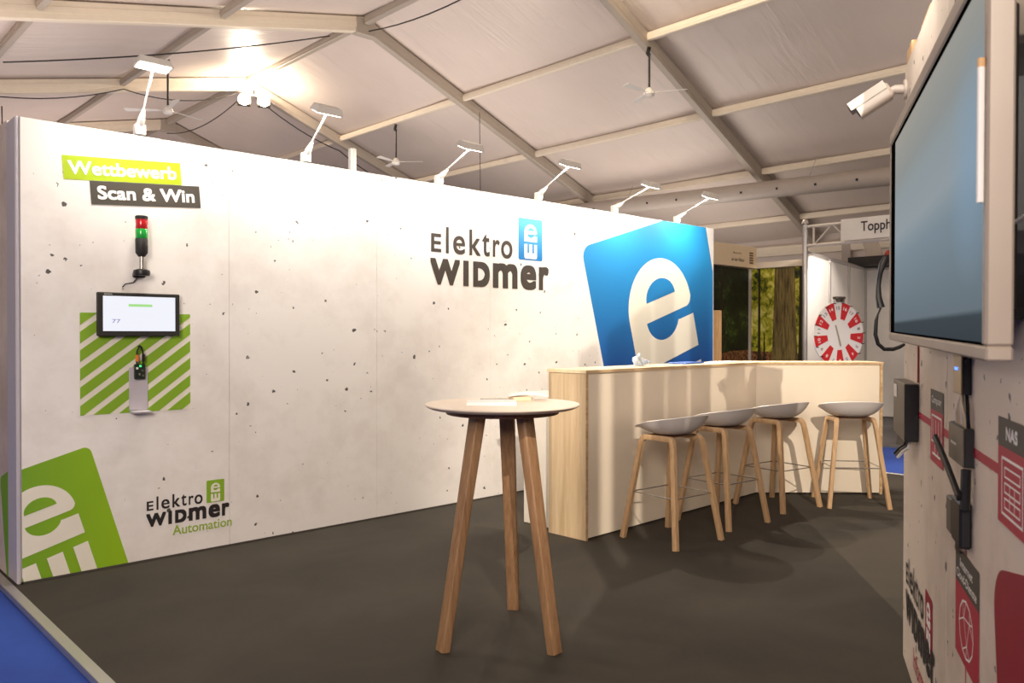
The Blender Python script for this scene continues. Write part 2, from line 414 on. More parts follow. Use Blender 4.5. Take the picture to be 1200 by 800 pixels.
# badge glyph: a lower-case e with a comb below it (units: e is 1.09 wide)
def arc(cx, cy, rx, ry, a0, a1, n): return [(cx + rx * math.cos(R(a0 + (a1 - a0) * k / n)), cy + ry * math.sin(R(a0 + (a1 - a0) * k / n))) for k in range(n + 1)]
GE = ([(0, -.47), (1.09, -.47), (1.09, -.105), (.835, -.105)] + arc(.55, 0, .285, .24, -24, -180, 14)
      + [(1.0, 0)] + arc(.98, .11, .11, .11, -80, 0, 5) + arc(.545, .08, .545, .53, 0, 180, 30))
GC = [(x, y) for x, y in arc(.57, .2, .255, .2, 0, 180, 14)]                        # the counter of the e
GCOMB = ([(0, -.635), (0, -1.42)] + arc(.12, -1.42, .12, .11, 180, 270, 4) + arc(.97, -1.42, .12, .11, 270, 360, 4)
         + [(1.09, -.635), (.845, -.635), (.845, -1.18), (.675, -1.18), (.675, -.635), (.42, -.635), (.42, -1.18), (.25, -1.18), (.25, -.635)])
BADGE = [(x + .545, y - .33) for x, y in rrect(1.045, 1.29, .12, 5)]
def place(poly, s, rot, ox, oy): c, n = math.cos(R(rot)), math.sin(R(rot)); return [(ox + s * (x * c - y * n), oy + s * (x * n + y * c)) for x, y in poly]
def badge(O, U, V, s, rot, ox, oy, lim, mat, parent, ink, e_mat=None):
    P = lambda g: clip(place(g, s, rot, ox, oy), *lim)
    sheet('logo_badge', P(BADGE), O, U, V, mat, parent, .0010)
    for g, m_, l_ in ((GE, ink, .0024), (GC, mat, .0038), (GCOMB, ink, .0024)):
        q = P(g)
        if len(q) > 2: sheet('logo_emblem', q, O, U, V, m_, parent, l_)

# ------------------------------------------------------------------ setting
WY = 5.055; WX0, WX1, WZ = 1.073, 7.862, 2.56
fl = MB(); fl.box((1.035, -6, -.03), (8.17, 12, 0)); tag(fl.build('floor', M['carpet']), kind='structure')
fl = MB(); fl.box((-8, -9, -.12), (10.27, 28, -.03)); tag(fl.build('floor', M['blue_carpet']), kind='structure')
fl = MB(); fl.box((10.27, -9, -.12), (19, 28, -.005)); tag(fl.build('floor', M['grey_carpet']), kind='structure')
for i, (a, b) in enumerate(((.985, 1.035), (8.17, 8.215))):
    e = MB(); e.box((a, -6, -.03), (b, 5.7 if i == 0 else 12, .004), .002); tag(e.build('trim_%d' % (i + 1), M['alu']), kind='structure')

wb = empty('wall_back', kind='structure')
edges = [WX0, 2.25, 3.385, 4.515, 5.645, 6.77, WX1]
for a, b in zip(edges, edges[1:]):
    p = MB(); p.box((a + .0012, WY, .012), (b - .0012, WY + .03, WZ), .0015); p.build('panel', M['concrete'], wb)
p = MB(); p.box((WX0 + .01, WY + .012, .0), (WX1 - .01, WY + .20, WZ - .01)); p.build('core', M['joint'], wb)
p = MB(); p.box((1.050, WY + .004, .0), (WX0 - .0005, WY + .215, WZ + .004), .006); p.build('end_profile', M['profile'], wb)
p = MB(); p.box((WX1 + .0005, WY + .003, 0), (WX1 + .022, WY + .2, WZ), .003); p.build('end_profile', M['white'], wb)
p = MB(); p.box((WX0, WY + .03, WZ - .008), (WX1, WY + .20, WZ + .004), .001); p.build('top_profile', M['white'], wb)
OB, UB, VB = (0, WY, 0), (1, 0, 0), (0, 0, 1)
lim = (WX0, WX1, .014, WZ - .002)
# green badge, blue badge, small badges
badge(OB, UB, VB, .328, 16.3, 1.086 - .265 * .328 * math.cos(R(16.3)), .307 - .265 * .328 * math.sin(R(16.3)), lim, M['green_badge'], wb, M['cream_print'])
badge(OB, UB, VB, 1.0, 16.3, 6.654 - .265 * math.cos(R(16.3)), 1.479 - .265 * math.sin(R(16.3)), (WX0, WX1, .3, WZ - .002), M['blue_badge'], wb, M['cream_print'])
badge(OB, UB, VB, .141, 0, 4.839 + .071, 2.205 + .046, lim, M['blue_badge_small'], wb, M['white_print'])
badge(OB, UB, VB, .055, 0, 2.098 + .0275, .372 + .018, lim, M['stripe_green'], wb, M['cream_print'])
lettering('company_lettering', logo_runs(1.32, 3.885, 1.765), OB, UB, VB, M['letter'], wb)
lettering('company_lettering', logo_runs(.512, 1.730, .205), OB, UB, VB, M['letter_black'], wb)
lettering('division_lettering', [('Automation', 1.885, 2.262, .132, .192, .012)], OB, UB, VB, M['auto_green'], wb)
# competition banners, slightly tilted
c4, s4 = math.cos(R(4.2)), math.sin(R(4.2)); U4, V4 = (c4, 0, s4), (-s4, 0, c4)
sheet('banner_print', [(0, 0), (.662, 0), (.662, .135), (0, .135)], (1.288, WY, 2.248), U4, V4, M['lime'], wb)
sheet('banner_print', [(0, 0), (.636, 0), (.636, .135), (0, .135)], (1.432, WY, 2.121), U4, V4, M['dark_label'], wb, .0014)
lettering('banner_lettering', [('Wettbewerb', .026, .634, .030, .108, .034)], (1.288, WY, 2.248), U4, V4, M['white_print'], wb, .003)
lettering('banner_lettering', [('Scan & Win', .036, .600, .030, .110, .040)], (1.432, WY, 2.121), U4, V4, M['white_print'], wb, .0034)
# striped green square
gx0, gx1, gz0, gz1 = 1.367, 1.996, .906, 1.497
sheet('stripe_print', [(gx0, gz0), (gx1, gz0), (gx1, gz1), (gx0, gz1)], OB, UB, VB, M['cream_print'], wb, .0008)
k = -1.2
while k < 1.4:
    q = clip([(gx0 - .3, gz0 + k), (gx1 + .3, gz0 + k + (gx1 - gx0 + .6) * .76), (gx1 + .3, gz0 + k + .068 + (gx1 - gx0 + .6) * .76), (gx0 - .3, gz0 + k + .068)], gx0, gx1, gz0, gz1)
    if len(q) > 2: sheet('stripe_print', q, OB, UB, VB, M['stripe_green'], wb, .0022)
    k += .1065

# left side wall running back from the corner
wl = empty('wall_left', kind='structure')
for a, b in ((5.275, 6.40), (6.405, 7.53), (7.535, 8.66)):
    p = MB(); p.box((1.053, a, -.02), (1.09, b, WZ + .02), .002); p.build('panel', M['concrete_side'], wl)
badge((1.053, WY, 0), (0, -1, 0), VB, .328, 16.3, -.10 + .013 - .265 * .328 * math.cos(R(16.3)), .307 - .265 * .328 * math.sin(R(16.3)), (-.9, -.222, 0, 2.5), M['green_badge'], wl, M['cream_print'])
for yy in (5.46, 5.62):
    p = MB(); p.tube([(1.07, yy, WZ), (1.07, yy + .01, WZ + .14)], .004, 6); p.build('wire_end', M['black'], wl)

# right wall in its own frame: s runs from its far end towards the viewer
RA = R(27.0); RD = Vector((-math.cos(RA), -math.sin(RA), 0)); RN = Vector((-math.sin(RA), math.cos(RA), 0)); RP = Vector((3.58, 1.359, 0))
RM = Matrix(((RD.x, RN.x, 0, RP.x), (RD.y, RN.y, 0, RP.y), (0, 0, 1, 0), (0, 0, 0, 1)))    # local x = s, local y = off the wall
def rempty(name, s, off, z, **kw):
    o = empty(name, RP + RD * s + RN * off + Vector((0, 0, z)), RA + math.pi, **kw); return o   # local x = s; local y = into the wall
wr = empty('wall_right', kind='structure')
for a, b in ((0, 1.08), (1.083, 2.16), (2.163, 3.24)):
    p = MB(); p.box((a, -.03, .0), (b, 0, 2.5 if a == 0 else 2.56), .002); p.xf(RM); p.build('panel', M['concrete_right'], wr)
p = MB(); p.box((.03, -.16, 0), (3.2, -.031, 2.48)); p.xf(RM); p.build('core', M['white_desk'], wr)
p = MB(); p.box((-.024, -.06, .075), (-.0015, -.003, .175), .002); p.xf(RM); p.build('base_batten', M['wood_top'], wr)
p = MB(); p.box((.0, -.16, 2.502), (.155, -.005, 2.57), .003); p.xf(RM); p.build('top_batten', M['stand_wood'], wr)
p = MB(); p.box((.16, -.14, 2.502), (.40, -.04, 2.62), .003); p.xf(RM); p.build('top_batten', M['stand_wood'], wr)
for s0, s1 in ((.78, 1.10), (1.51, 1.76), (1.88, 2.09), (2.19, 2.40), (2.54, 2.69), (2.86, 2.95)):  # unseen boards added to cut the counter light into stripes
    p = MB(); p.box((s0, -.13, 2.45), (s1, -.10, 3.75), .003); p.xf(RM); p.build('stripe_blocker', M['stand_wood'], wr)
OR, UR, VR = RP, RD, Vector((0, 0, 1))
rsheet = lambda name, poly, mat, lift=.001: sheet(name, poly, OR, UR, VR, mat, wr, lift)
rtext = lambda name, runs, mat, lift=.003: lettering(name, runs, OR, UR, VR, mat, wr, lift)
rbox = lambda x0, x1, y0, y1: [(x0, y0), (x1, y0), (x1, y1), (x0, y1)]
def rline(pts, wd, mat, name='icon_print', lift=.003, close=False):
    if close: pts = pts + [pts[0]]
    V_, F_ = [], []; N = RN * lift
    for (x0, y0), (x1, y1) in zip(pts, pts[1:]):
        d = Vector((x1 - x0, y1 - y0)); d.normalize(); e = Vector((-d.y, d.x)) * wd / 2; d = d * wd / 2
        k = len(V_)
        for x, y in ((x0 - d.x + e.x, y0 - d.y + e.y), (x1 + d.x + e.x, y1 + d.y + e.y), (x1 + d.x - e.x, y1 + d.y - e.y), (x0 - d.x - e.x, y0 - d.y - e.y)):
            V_.append(OR + UR * x + VR * y + N)
        F_.append((k, k + 1, k + 2, k + 3))
    me = bpy.data.meshes.new(name); me.from_pydata(V_, [], F_); me.materials.append(mat)
    o = bpy.data.objects.new(name, me); COL.objects.link(o); o.parent = wr; return o
rsheet('line_print', rbox(.45, 1.77, 1.060, 1.084), M['red_print'], .0008)
rsheet('line_print', rbox(1.388, 1.396, .0, .93), M['red_line'], .0008)
for (x0, x1, zt, zm, zb) in ((.770, 1.025, 1.189, 1.123, .951), (1.762, 2.02, 1.191, 1.128, .961), (1.250, 1.562, .785, .688, .489)):
    rsheet('label_print', rbox(x0, x1, zm, zt), M['dark_label'], .0018); rsheet('label_print', rbox(x0, x1, zb, zm), M['red_print'], .0018)
rtext('label_lettering', [('Computer', .80, .995, 1.138, 1.170, .03)], M['white_print'])
rtext('label_lettering', [('NAS', 1.835, 1.935, 1.145, 1.174, .07)], M['white_print'])
rtext('label_lettering', [('Internet', 1.32, 1.49, .738, .762, .02), ('Cloud-Dienste', 1.27, 1.54, .702, .727, .02)], M['white_print'])
# computer icon
x0, x1 = .80, .995
rline([(x0, 1.02), (x1, 1.02), (x1, 1.105), (x0, 1.105)], .007, M['white_print'], close=True)
for i in range(3): rline([(x0 + .03 + i * .055, 1.035), (x0 + .03 + i * .055, 1.09)], .006, M['white_print'])
rline([(.87, 1.02), (.87, .985)], .007, M['white_print']); rline([(.93, 1.02), (.93, .985)], .007, M['white_print']); rline([(.82, .98), (.975, .98)], .008, M['white_print'])
# storage box icon
rline(rbox(1.80, 1.975, .985, 1.105), .006, M['white_print'], close=True)
for i in range(3): rline(rbox(1.825, 1.955, 1.0 + i * .033, 1.02 + i * .033), .004, M['white_print'], close=True)
for i in range(2): rline([(1.87 + .04 * i, 1.0), (1.87 + .04 * i, 1.053)], .004, M['white_print'])
# network globe icon
gc = (1.405, .590); gp = [(gc[0] + .095 * math.cos(R(a)), gc[1] + .075 * math.sin(R(a))) for a in range(0, 360, 30)]
rline(gp, .006, M['white_print'], close=True)
inn = [(gc[0] - .03, gc[1] + .025), (gc[0] + .045, gc[1] + .03), (gc[0] + .01, gc[1] - .04)]
rline(inn, .004, M['white_print'], close=True)
for a, b in ((0, 4), (0, 6), (1, 1), (1, 2), (1, 0), (2, 9), (2, 8), (0, 3), (2, 10)): rline([inn[a], gp[b]], .004, M['white_print'])
# red logo on the right wall
badge(OR, UR, VR, .076, 0, .662 + .038, .385 + .024, (0, 3, .01, 2.5), M['crimson'], wr, M['white_print'])
rtext('company_lettering', logo_runs(.745, .120, .205), M['letter_black'])
rtext('division_lettering', [('Informatik', .355, .80, .085, .165, .012)], M['red_print'])
rsheet('logo_badge', clip(place([(x + .9, y - .9) for x, y in rrect(.9, .9, .10, 6)], 1, 12, 1.71, .84), 1.6, 3.2, .01, 2.4), M['crimson'], .0016)

# neighbouring booth: two panelled walls, post, truss
wf = empty('wall_far', kind='structure')
P0, P1 = Vector((10.30, 5.18, 0)), Vector((13.55, 5.78, 0)); dd = (P1 - P0).normalized(); nn = Vector((dd.y, -dd.x, 0))
def panel_between(a, b, z1, mat, par, th=.03):
    m = MB(); d = (b - a); L = d.length; d.normalize(); n = Vector((-d.y, d.x, 0))
    m.box((.012, 0, .02), (L - .012, th, z1), .003)
    m.xf(Matrix(((d.x, n.x, 0, a.x), (d.y, n.y, 0, a.y), (0, 0, 1, 0), (0, 0, 0, 1)))); return m.build('panel', mat, par)
for i in range(3):
    a, b = P0.lerp(P1, i / 3), P0.lerp(P1, (i + 1) / 3); panel_between(a, b, 2.44, M['white'], wf)
    m = MB(); m.box((b.x - .02, b.y - .03, 0), (b.x + .02, b.y + .01, 2.47), .003); m.build('post', M['alu'], wf)
q = [Vector((13.55, 5.76, 0)), Vector((13.75, 4.76, 0)), Vector((13.95, 3.76, 0)), Vector((14.15, 2.76, 0))]
for a, b in zip(q, q[1:]):
    panel_between(a, b, 2.44, M['white'], wf); m = MB(); m.box((b.x - .02, b.y - .02, 0), (b.x + .02, b.y + .02, 2.47), .003); m.build('post', M['alu'], wf)
m = MB(); m.tube([P0 + Vector((0, 0, 2.47)), P1 + Vector((0, 0, 2.47))], .028, 8); m.build('top_rail', M['alu'], wf)
m = MB(); m.tube([q[0] + Vector((0, 0, 2.47)), q[-1] + Vector((0, 0, 2.47))], .028, 8); m.build('top_rail', M['alu'], wf)
m = MB(); m.tube([(10.27, 5.18, 0), (10.27, 5.18, 2.84)], .035, 12); m.build('post', M['alu'], wf)
m = MB(); m.lathe([(.001, .05), (.03, .045), (.045, .02), (.045, -.01), (.02, -.03)], (10.27, 5.18, 2.86), 12); m.build('post_cap', M['alu'], wf, True)

tr = empty('truss_beam', (10.27, 5.18, 2.555), label='white lattice truss beam carrying the Topph name sign', cat='truss')
for z in (0, .255):
    m = MB(); m.tube([(0, -.03, z), (0, -2.6, z)], .022, 8); m.build('chord', M['truss'], tr)
for i in range(10):
    y = -.12 - i * .25
    m = MB(); m.tube([(0, y, .255 if i % 2 else 0), (0, y - .25, 0 if i % 2 else .255)], .010, 6); m.build('lattice_bar', M['truss'], tr)
m = MB(); m.tube([(0, -.12, 0), (0, -.12, .255)], .014, 6); m.build('upright', M['truss'], tr)
m = MB(); m.tube([(0, -2.6, -2.585), (0, -2.6, .27)], .035, 10); m.build('post', M['truss'], tr)
sg = empty('name_sign', (10.235, 4.67, 2.575), label='white name sign reading Topph fixed to the truss beam', cat='sign')
m = MB(); m.box((-.02, -1.7, 0), (0, 0, .275), .003); m.build('board', M['white'], sg)
lettering('lettering', [('Topph', 0, .37, 0, .165, .01)], (-.021, -.26, .06), (0, -1, 0), (0, 0, 1), M['letter_black'], sg, .002)

# ------------------------------------------------------------------ tent roof
ce = empty('ceiling', kind='structure')
RX, RZ = 8.55, 7.32; TR, TL = .375, .224; EX = 18.4; LX = -6.0
zr = lambda x: RZ - TR * (x - RX) if x > RX else RZ - TL * (RX - x)
FR = [-6.8, -1.8, 3.2, 8.25, 13.2, 18.2, 23.2, 28.2]
PR = [11.05, 13.28, 15.38, 17.32]; PL = [5.75, 3.04, .3, -2.5]
def roof_panel(x0, x1, y0, y1):
    m = MB(); nx, ny = 8, 12; g = []
    for j in range(ny + 1):
        row = []
        for i in range(nx + 1):
            u, v = i / nx, j / ny; x = x0 + (x1 - x0) * u; y = y0 + (y1 - y0) * v
            row.append(m.bm.verts.new((x, y, zr(x) + .13 - .05 * math.sin(math.pi * v) * (1 + .15 * math.sin(7 * u + y0)))))
        g.append(row)
    for j in range(ny):
        for i in range(nx): m.bm.faces.new((g[j][i], g[j][i + 1], g[j + 1][i + 1], g[j + 1][i]))
    return m.build('roof_membrane', M['membrane'], ce, True)
for y0, y1 in zip(FR, FR[1:]):
    roof_panel(RX, EX, y0, y1); roof_panel(LX, RX, y0, y1)
def beam(p0, p1, wd, ht, mat, name):
    p0, p1 = Vector(p0), Vector(p1); d = p1 - p0; L = d.length; d.normalize(); x = d.cross(Vector((0, 0, 1))).normalized(); z = x.cross(d)
    m = MB(); m.box((-wd / 2, 0, -ht / 2), (wd / 2, L, ht / 2), .012)
    for sx in (-1, 1): m.box((sx * (wd / 2 + .004) - .004, 0, -ht * .18), (sx * (wd / 2 + .004) + .004, L, ht * .18), .003)
    m.xf(Matrix(((x.x, d.x, z.x, p0.x), (x.y, d.y, z.y, p0.y), (x.z, d.z, z.z, p0.z), (0, 0, 0, 1)))); return m.build(name, mat, ce)
SK = {8.25: .75, 13.2: .30, 18.2: -.15}
for y in FR:
    k = SK.get(y, .2)
    beam((RX, y, RZ - .04), (EX, y + k, zr(EX) - .04), .14, .24, M['alu_dull'], 'rafter')
    beam((RX, y, RZ - .04), (LX, y, zr(LX) - .04), .14, .28, M['cream_metal'], 'rafter')
    m = MB(); m.box((RX - .22, y - .085, RZ - .26), (RX + .22, y + .085, RZ + .06), .02); m.build('ridge_joint', M['alu_dull'], ce)
    for x, z in ((EX, 3.58), (LX, 4.0)):
        m = MB(); m.box((x - .08, y - .1, 0), (x + .08, y + .1, z)); m.build('tent_post', M['alu_dull'], ce)
for y0, y1 in zip(FR, FR[1:]):
    for x in PR:
        k = lambda yy: SK.get(yy, .2) * (x - RX) / (EX - RX)
        beam((x, y0 + k(y0) + .07, zr(x) + .01), (x, y1 + k(y1) - .07, zr(x) + .01), .09, .13, M['cream_metal'], 'purlin')
    for x in PL: beam((x, y0 + .07, zr(x) + .01), (x, y1 - .07, zr(x) + .01), .10, .14, M['alu_dull'], 'purlin')
    beam((RX, y0 + .1, RZ + .02), (RX, y1 - .1, RZ + .02), .12, .16, M['alu_dull'], 'ridge_beam')
    beam((EX, y0 + .1, 3.42), (EX, y1, 3.42), .14, .24, M['cream_metal'], 'eave_beam')
m = MB(); m.box((EX + .08, -6.8, -.1), (EX + .12, 28.3, 3.75)); tag(m.build('wall_tent_side', M['membrane']), kind='structure')
m = MB(); m.box((LX - .1, -6.8, -.1), (LX - .06, 28.3, 4.3)); tag(m.build('wall_tent_side', M['membrane']), kind='structure')
m = MB(); m.prism([(LX, -.1), (EX + .1, -.1), (EX + .1, 3.75), (RX, RZ + .12), (LX, zr(LX) + .1)], (0, 28.3, 0), (1, 0, 0), (0, 0, 1), -.05); tag(m.build('wall_tent_end', M['membrane']), kind='structure')

# air duct with blow holes
du = empty('air_duct', (15.05, 1.5, 4.12), label='long grey perforated air duct hanging under the tent roof', cat='duct')
m = MB(); m.tube([(0, 0, 0), (0, 6, .17), (0, 14, .40), (0, 26, .74)], .175, 28); m.build('duct_tube', M['duct'], du, True)
for i in range(30):
    y = 1.0 + i * .80; z = y * .0285; a = R(190)
    m = MB(); m.tube([(.173 * math.cos(a), y, z + .173 * math.sin(a)), (.182 * math.cos(a), y, z + .182 * math.sin(a))], .026, 10); m.build('blow_hole', M['black'], du)
for i in range(6):
    y = 1.5 + i * 4.5; m = MB(); m.tube([(0, y, y * .0285 + .17), (.3, y, y * .0285 + .62)], .006, 5); m.build('hanger', M['alu'], du)

# ------------------------------------------------------------------ ceiling fans
def fan(loc, drop, rz, label, rad=.62):
    f = empty('ceiling_fan', loc, rz, label=label, cat='fan', group='ceiling fans under the tent roof')
    m = MB(); m.tube([(0, 0, -.02), (.03, 0, -.06), (.02, .02, -.12), (0, 0, -.16)], .035, 8); m.build('hook', M['black'], f)
    m = MB(); m.tube([(0, 0, -.12), (0, 0, -drop + .08)], .020, 8); m.build('rod', M['black'], f)
    m = MB(); m.lathe([(.02, .10), (.05, .08), (.085, .03), (.095, -.02), (.07, -.06), (.02, -.075)], (0, 0, -drop), 20); m.build('motor', M['white'], f, True)
    for k in range(3):
        a = R(120 * k); m = MB()
        m.box((.07, -.012, -.006), (.2, .012, .006), .002)
        m.prism([(.17, -.035), (rad, -.062), (rad + .02, 0), (rad, .062), (.17, .035)], (0, 0, 0), (1, 0, 0), (0, 1, 0), .006)
        m.xf(Matrix.Translation((0, 0, -drop + .01)) @ Matrix.Rotation(a, 4, 'Z') @ Matrix.Rotation(R(12), 4, 'X')); m.build('blade', M['white'], f)
    return f
fan((5.76, 15.6, 6.58), .98, R(20), 'ceiling fan on a black rod, nearest the left end above the concrete wall', .78)
fan((11.05, 15.7, 6.32), .90, R(75), 'small far ceiling fan on a black rod above the middle of the concrete wall', .62)
fan((11.05, 8.35, 6.24), .80, R(60), 'ceiling fan on a black rod nearest the viewer beside the long right rafter', .62)

# ------------------------------------------------------------------ floodlights at the ridge
def flood(y, label, power):
    f = empty('flood_lamp', (RX + .08, y - .2, 6.95), R(-25), label=label, cat='floodlight', group='twin floodlights at the ridge')
    m = MB(); m.box((-.30, -.02, .02), (.30, .02, .06), .004); m.build('cross_bar', M['alu_dull'], f)
    m = MB(); m.tube([(0, 0, .06), (0, 0, .16)], .02, 8); m.build('clamp', M['black'], f)
    for s in (-1, 1):
        m = MB(); m.box((-.15, -.09, -.13), (.15, .05, .09), .02, Matrix.Rotation(R(-20), 3, 'X')); m.xf(Matrix.Translation((s * .22, 0, -.10))); h = m.build('lamp_housing', M['gun'], f)
        m = MB(); m.tube([(0, -.112, .0), (0, -.15, .0)], [.135, .12], 20); m.xf(Matrix.Translation((s * .22, 0, -.10))); m.build('lamp_glass', M['flood_glow'], h)
    light('flood_bulb', 'POINT', (0, -.55, .0), power, (1, .82, .6), .08, parent=f)
    return f
flood(18.2, 'pair of glaring floodlights hanging at the ridge above the left part of the wall', 220)
flood(8.25, 'pair of floodlights at the ridge joint nearest the viewer', 260)

# ------------------------------------------------------------------ arm lamps on the wall top
def arm_lamp(x, hy, hz, label, tilt, power, w=.2):
    a = empty('arm_lamp', (x, WY + .02, WZ + .004), label=label, cat='lamp', group='arm lamps clamped on top of the concrete wall')
    m = MB(); m.box((-.03, -.03, 0), (.03, .03, .07), .008); m.build('clamp', M['white'], a)
    y1, z1 = hy - WY - .02, hz - WZ
    m = MB(); m.lathe([(.022, 0), (.023, .05), (.015, .09), (.008, .12)], (0, 0, 0), 12)
    m.xf(Matrix.Translation((0, 0, .05)) @ Vector((0, y1, z1 - .05)).to_track_quat('Z', 'Y').to_matrix().to_4x4()); m.build('socket', M['white'], a, True)
    m = MB(); m.tube([(0, y1 * .25, .06 + (z1 - .06) * .25), (0, y1, z1)], .0062, 8); m.build('arm', M['white'], a)
    rot = Matrix.Translation((.0, y1, z1)) @ Matrix.Rotation(R(tilt), 4, 'X')
    m = MB(); r0 = m.ring([(-w / 2, -.055, 0), (w / 2, -.055, 0), (w / 2, .055, 0), (-w / 2, .055, 0)]); r1 = m.ring([(-w / 2 + .015, -.035, .045), (w / 2 - .015, -.035, .045), (w / 2 - .015, .04, .045), (-w / 2 + .015, .04, .045)])
    m.skin([r0, r1]); m.xf(rot); h = m.build('lamp_head', M['lamp_grey'], a)
    m = MB(); m.box((-w / 2 + .012, -.042, -.006), (w / 2 - .012, .042, .001), .002); m.xf(rot); m.build('lamp_glass', M['lamp_glow'], h)
    l = light('lamp_light', 'AREA', (0, 0, 0), power, (1, .93, .82), w * .9, .07, parent=a)
    l.matrix_local = rot @ Matrix.Translation((0, 0, -.012))
    if x > 4.5: light('lamp_beam', 'SPOT', (0, y1 - .02, z1 - .03), 170, (1, .90, .76), .015, target=(1.0, y1 - 2.6, -WZ), spot=95, blend=.6, parent=a)
heads = [(1.706, 4.84, 2.915, 'leftmost', -8), (2.812, 4.792, 2.85, 'second from the left', 26), (3.983, 4.69, 2.78, 'third from the left', 24),
         (5.107, 4.70, 2.81, 'fourth from the left', 24), (6.163, 4.64, 2.76, 'fifth from the left', 24), (7.202, 4.666, 2.78, 'rightmost', 24)]
LAMP_W = 17
for x, hy, hz, which, tilt in heads:
    arm_lamp(x, hy, hz, 'white arm lamp on the wall top, %s of the six' % which, tilt, LAMP_W * (1.25 if x < 3 else .85))
pw = MB(); pw.box((3.49, 5.58, 0), (3.545, 5.62, 2.86), .004); pw.box((3.51, 5.572, 0), (3.525, 5.58, 2.86)); tag(pw.build('post', M['white']), 'white profile post rising behind the concrete wall beside the second arm lamp', 'post')

# cables slung under the roof
def cable(pts, sag, r, label, n=10):
    pts = [Vector(p) for p in pts]; out = []
    for a, b in zip(pts, pts[1:]):
        out += [a.lerp(b, t / n) - Vector((0, 0, sag * 4 * (t / n) * (1 - t / n))) for t in range(n)]
    m = MB(); m.tube(out + [pts[-1]], r, 6); tag(m.build('cable', M['black'], smooth=True), label, 'cable')
cable([(2.6, 13.2, 5.2), (7.9, 13.35, 6.95)], .08, .012, 'thin cable slung up to the ridge across the upper left corner')
cable([(2.6, 18.05, 5.92), (5.75, 18.05, 6.55), (8.2, 18.05, 6.95)], .2, .012, 'cable hanging in loops along the second left rafter')
cable([(8.7, 18.1, 7.0), (11.05, 18.2, 6.1), (13.2, 18.2, 5.3)], .12, .014, 'cable hanging under the right rafter beyond the ridge floodlights')
cable([(8.5, 23.1, 7.0), (8.5, 18.4, 7.0)], .25, .012, 'cable drooping along the ridge behind the floodlights')
cable([(8.6, 13.1, 7.15), (8.6, 8.4, 7.1)], .2, .012, 'cable drooping along the ridge in front of the floodlights')
cable([(11.3, 13.0, 6.1), (11.35, 13.0, 3.0)], 0, .008, 'thin cable hanging straight down beside the third arm lamp')

# ------------------------------------------------------------------ wall equipment, left
TX = 1.688
s = empty('signal_tower', (TX, WY, 1.74), label='red and green signal light tower on the concrete wall', cat='signal light')
TY = -.060
m = MB(); m.lathe([(.044, -.02), (.048, -.005), (.044, .012), (.02, .02)], (0, TY, 0), 24); m.box((-.035, -.03, -.03), (.035, 0, .0), .006); m.build('base', M['black'], s, True)
m = MB(); m.lathe([(.013, .015), (.013, .10)], (0, TY, 0), 16); m.build('pipe', M['steel'], s, True)
m = MB(); m.lathe([(.018, .092), (.024, .10), (.034, .115), (.035, .195), (.032, .2)], (0, TY, 0), 24); m.build('body', M['soft_black'], s, True)
m = MB(); m.lathe([(.033, .2), (.034, .202), (.034, .254), (.033, .256)], (0, TY, 0), 24); m.build('green_lens', M['stack_green'], s, True)
m = MB(); m.lathe([(.033, .257), (.034, .259), (.034, .311), (.033, .313)], (0, TY, 0), 24); m.build('red_lens', M['stack_red'], s, True)
m = MB(); m.lathe([(.035, .313), (.036, .33), (.03, .334)], (0, TY, 0), 24); m.build('cap', M['soft_black'], s, True)
m = MB(); m.tube([(-.01, -.02, -.03), (-.03, -.006, -.06), (-.075, -.004, -.07), (-.09, -.001, -.09)], .0035, 6); m.build('lead', M['black'], s)

s = empty('wall_monitor', (1.681, WY, 1.49), label='flat black-framed monitor on the green striped square', cat='monitor')
m = MB(); m.box((-.232, -.055, -.128), (.232, -.018, .126), .004); m.build('housing', M['soft_black'], s)
m = MB(); m.box((-.10, -.019, -.06), (.10, 0, .06)); m.build('bracket', M['black'], s)
m = MB(); m.box((-.206, -.0562, -.099), (.204, -.0545, .105)); sc_ = m.build('screen', M['panel_screen'], s)
m = MB(); m.box((-.066, -.0572, .045), (.068, -.0563, .060)); m.build('green_bar', M['panel_green'], sc_)
lettering('screen_mark', [('77', -.158, -.112, -.052, -.030, .01)], (0, -.0575, 0), (1, 0, 0), (0, 0, 1), M['panel_ink'], sc_, .0003)
lettering('maker_mark', [('SIEMENS', -.20, -.155, .112, .118, .02)], (0, -.0552, 0), (1, 0, 0), (0, 0, 1), M['white'], s, .0004)

s = empty('card_reader', (1.686, WY, .90), label='small black circuit board reader on a grey metal plate under the monitor', cat='card reader')
m = MB(); m.box((-.055, -.012, .02), (.052, -.004, .275), .002); m.box((-.052, -.075, .004), (.050, -.004, .018), .003); m.build('plate', M['profile'], s)
m = MB(); m.box((-.03, -.036, .205), (.03, -.012, .295), .004); b_ = m.build('circuit_board', M['pcb'], s)
for x, z, c in ((-.018, .27, 'white'), (.012, .255, 'gun'), (-.005, .235, 'steel'), (.016, .225, 'gun'), (.0, .283, 'led_green')):
    m = MB(); m.box((x - .006, -.041, z - .006), (x + .006, -.036, z + .006), .001); m.build('component', M[c], b_)
m = MB(); m.tube([(0, -.002, .40), (0, -.03, .405), (-.018, -.035, .37), (-.018, -.03, .29)], .005, 6); m.build('lead', M['black'], s)
m = MB(); m.tube([(.005, -.03, .402), (.016, -.035, .36), (.018, -.03, .29)], .005, 6); m.build('lead', M['black'], s)
m = MB(); m.box((-.026, -.042, .31), (-.010, -.028, .35), .003); m.build('connector', M['orange'], s)
m = MB(); m.box((.010, -.042, .31), (.026, -.028, .355), .003); m.build('connector', M['black'], s)

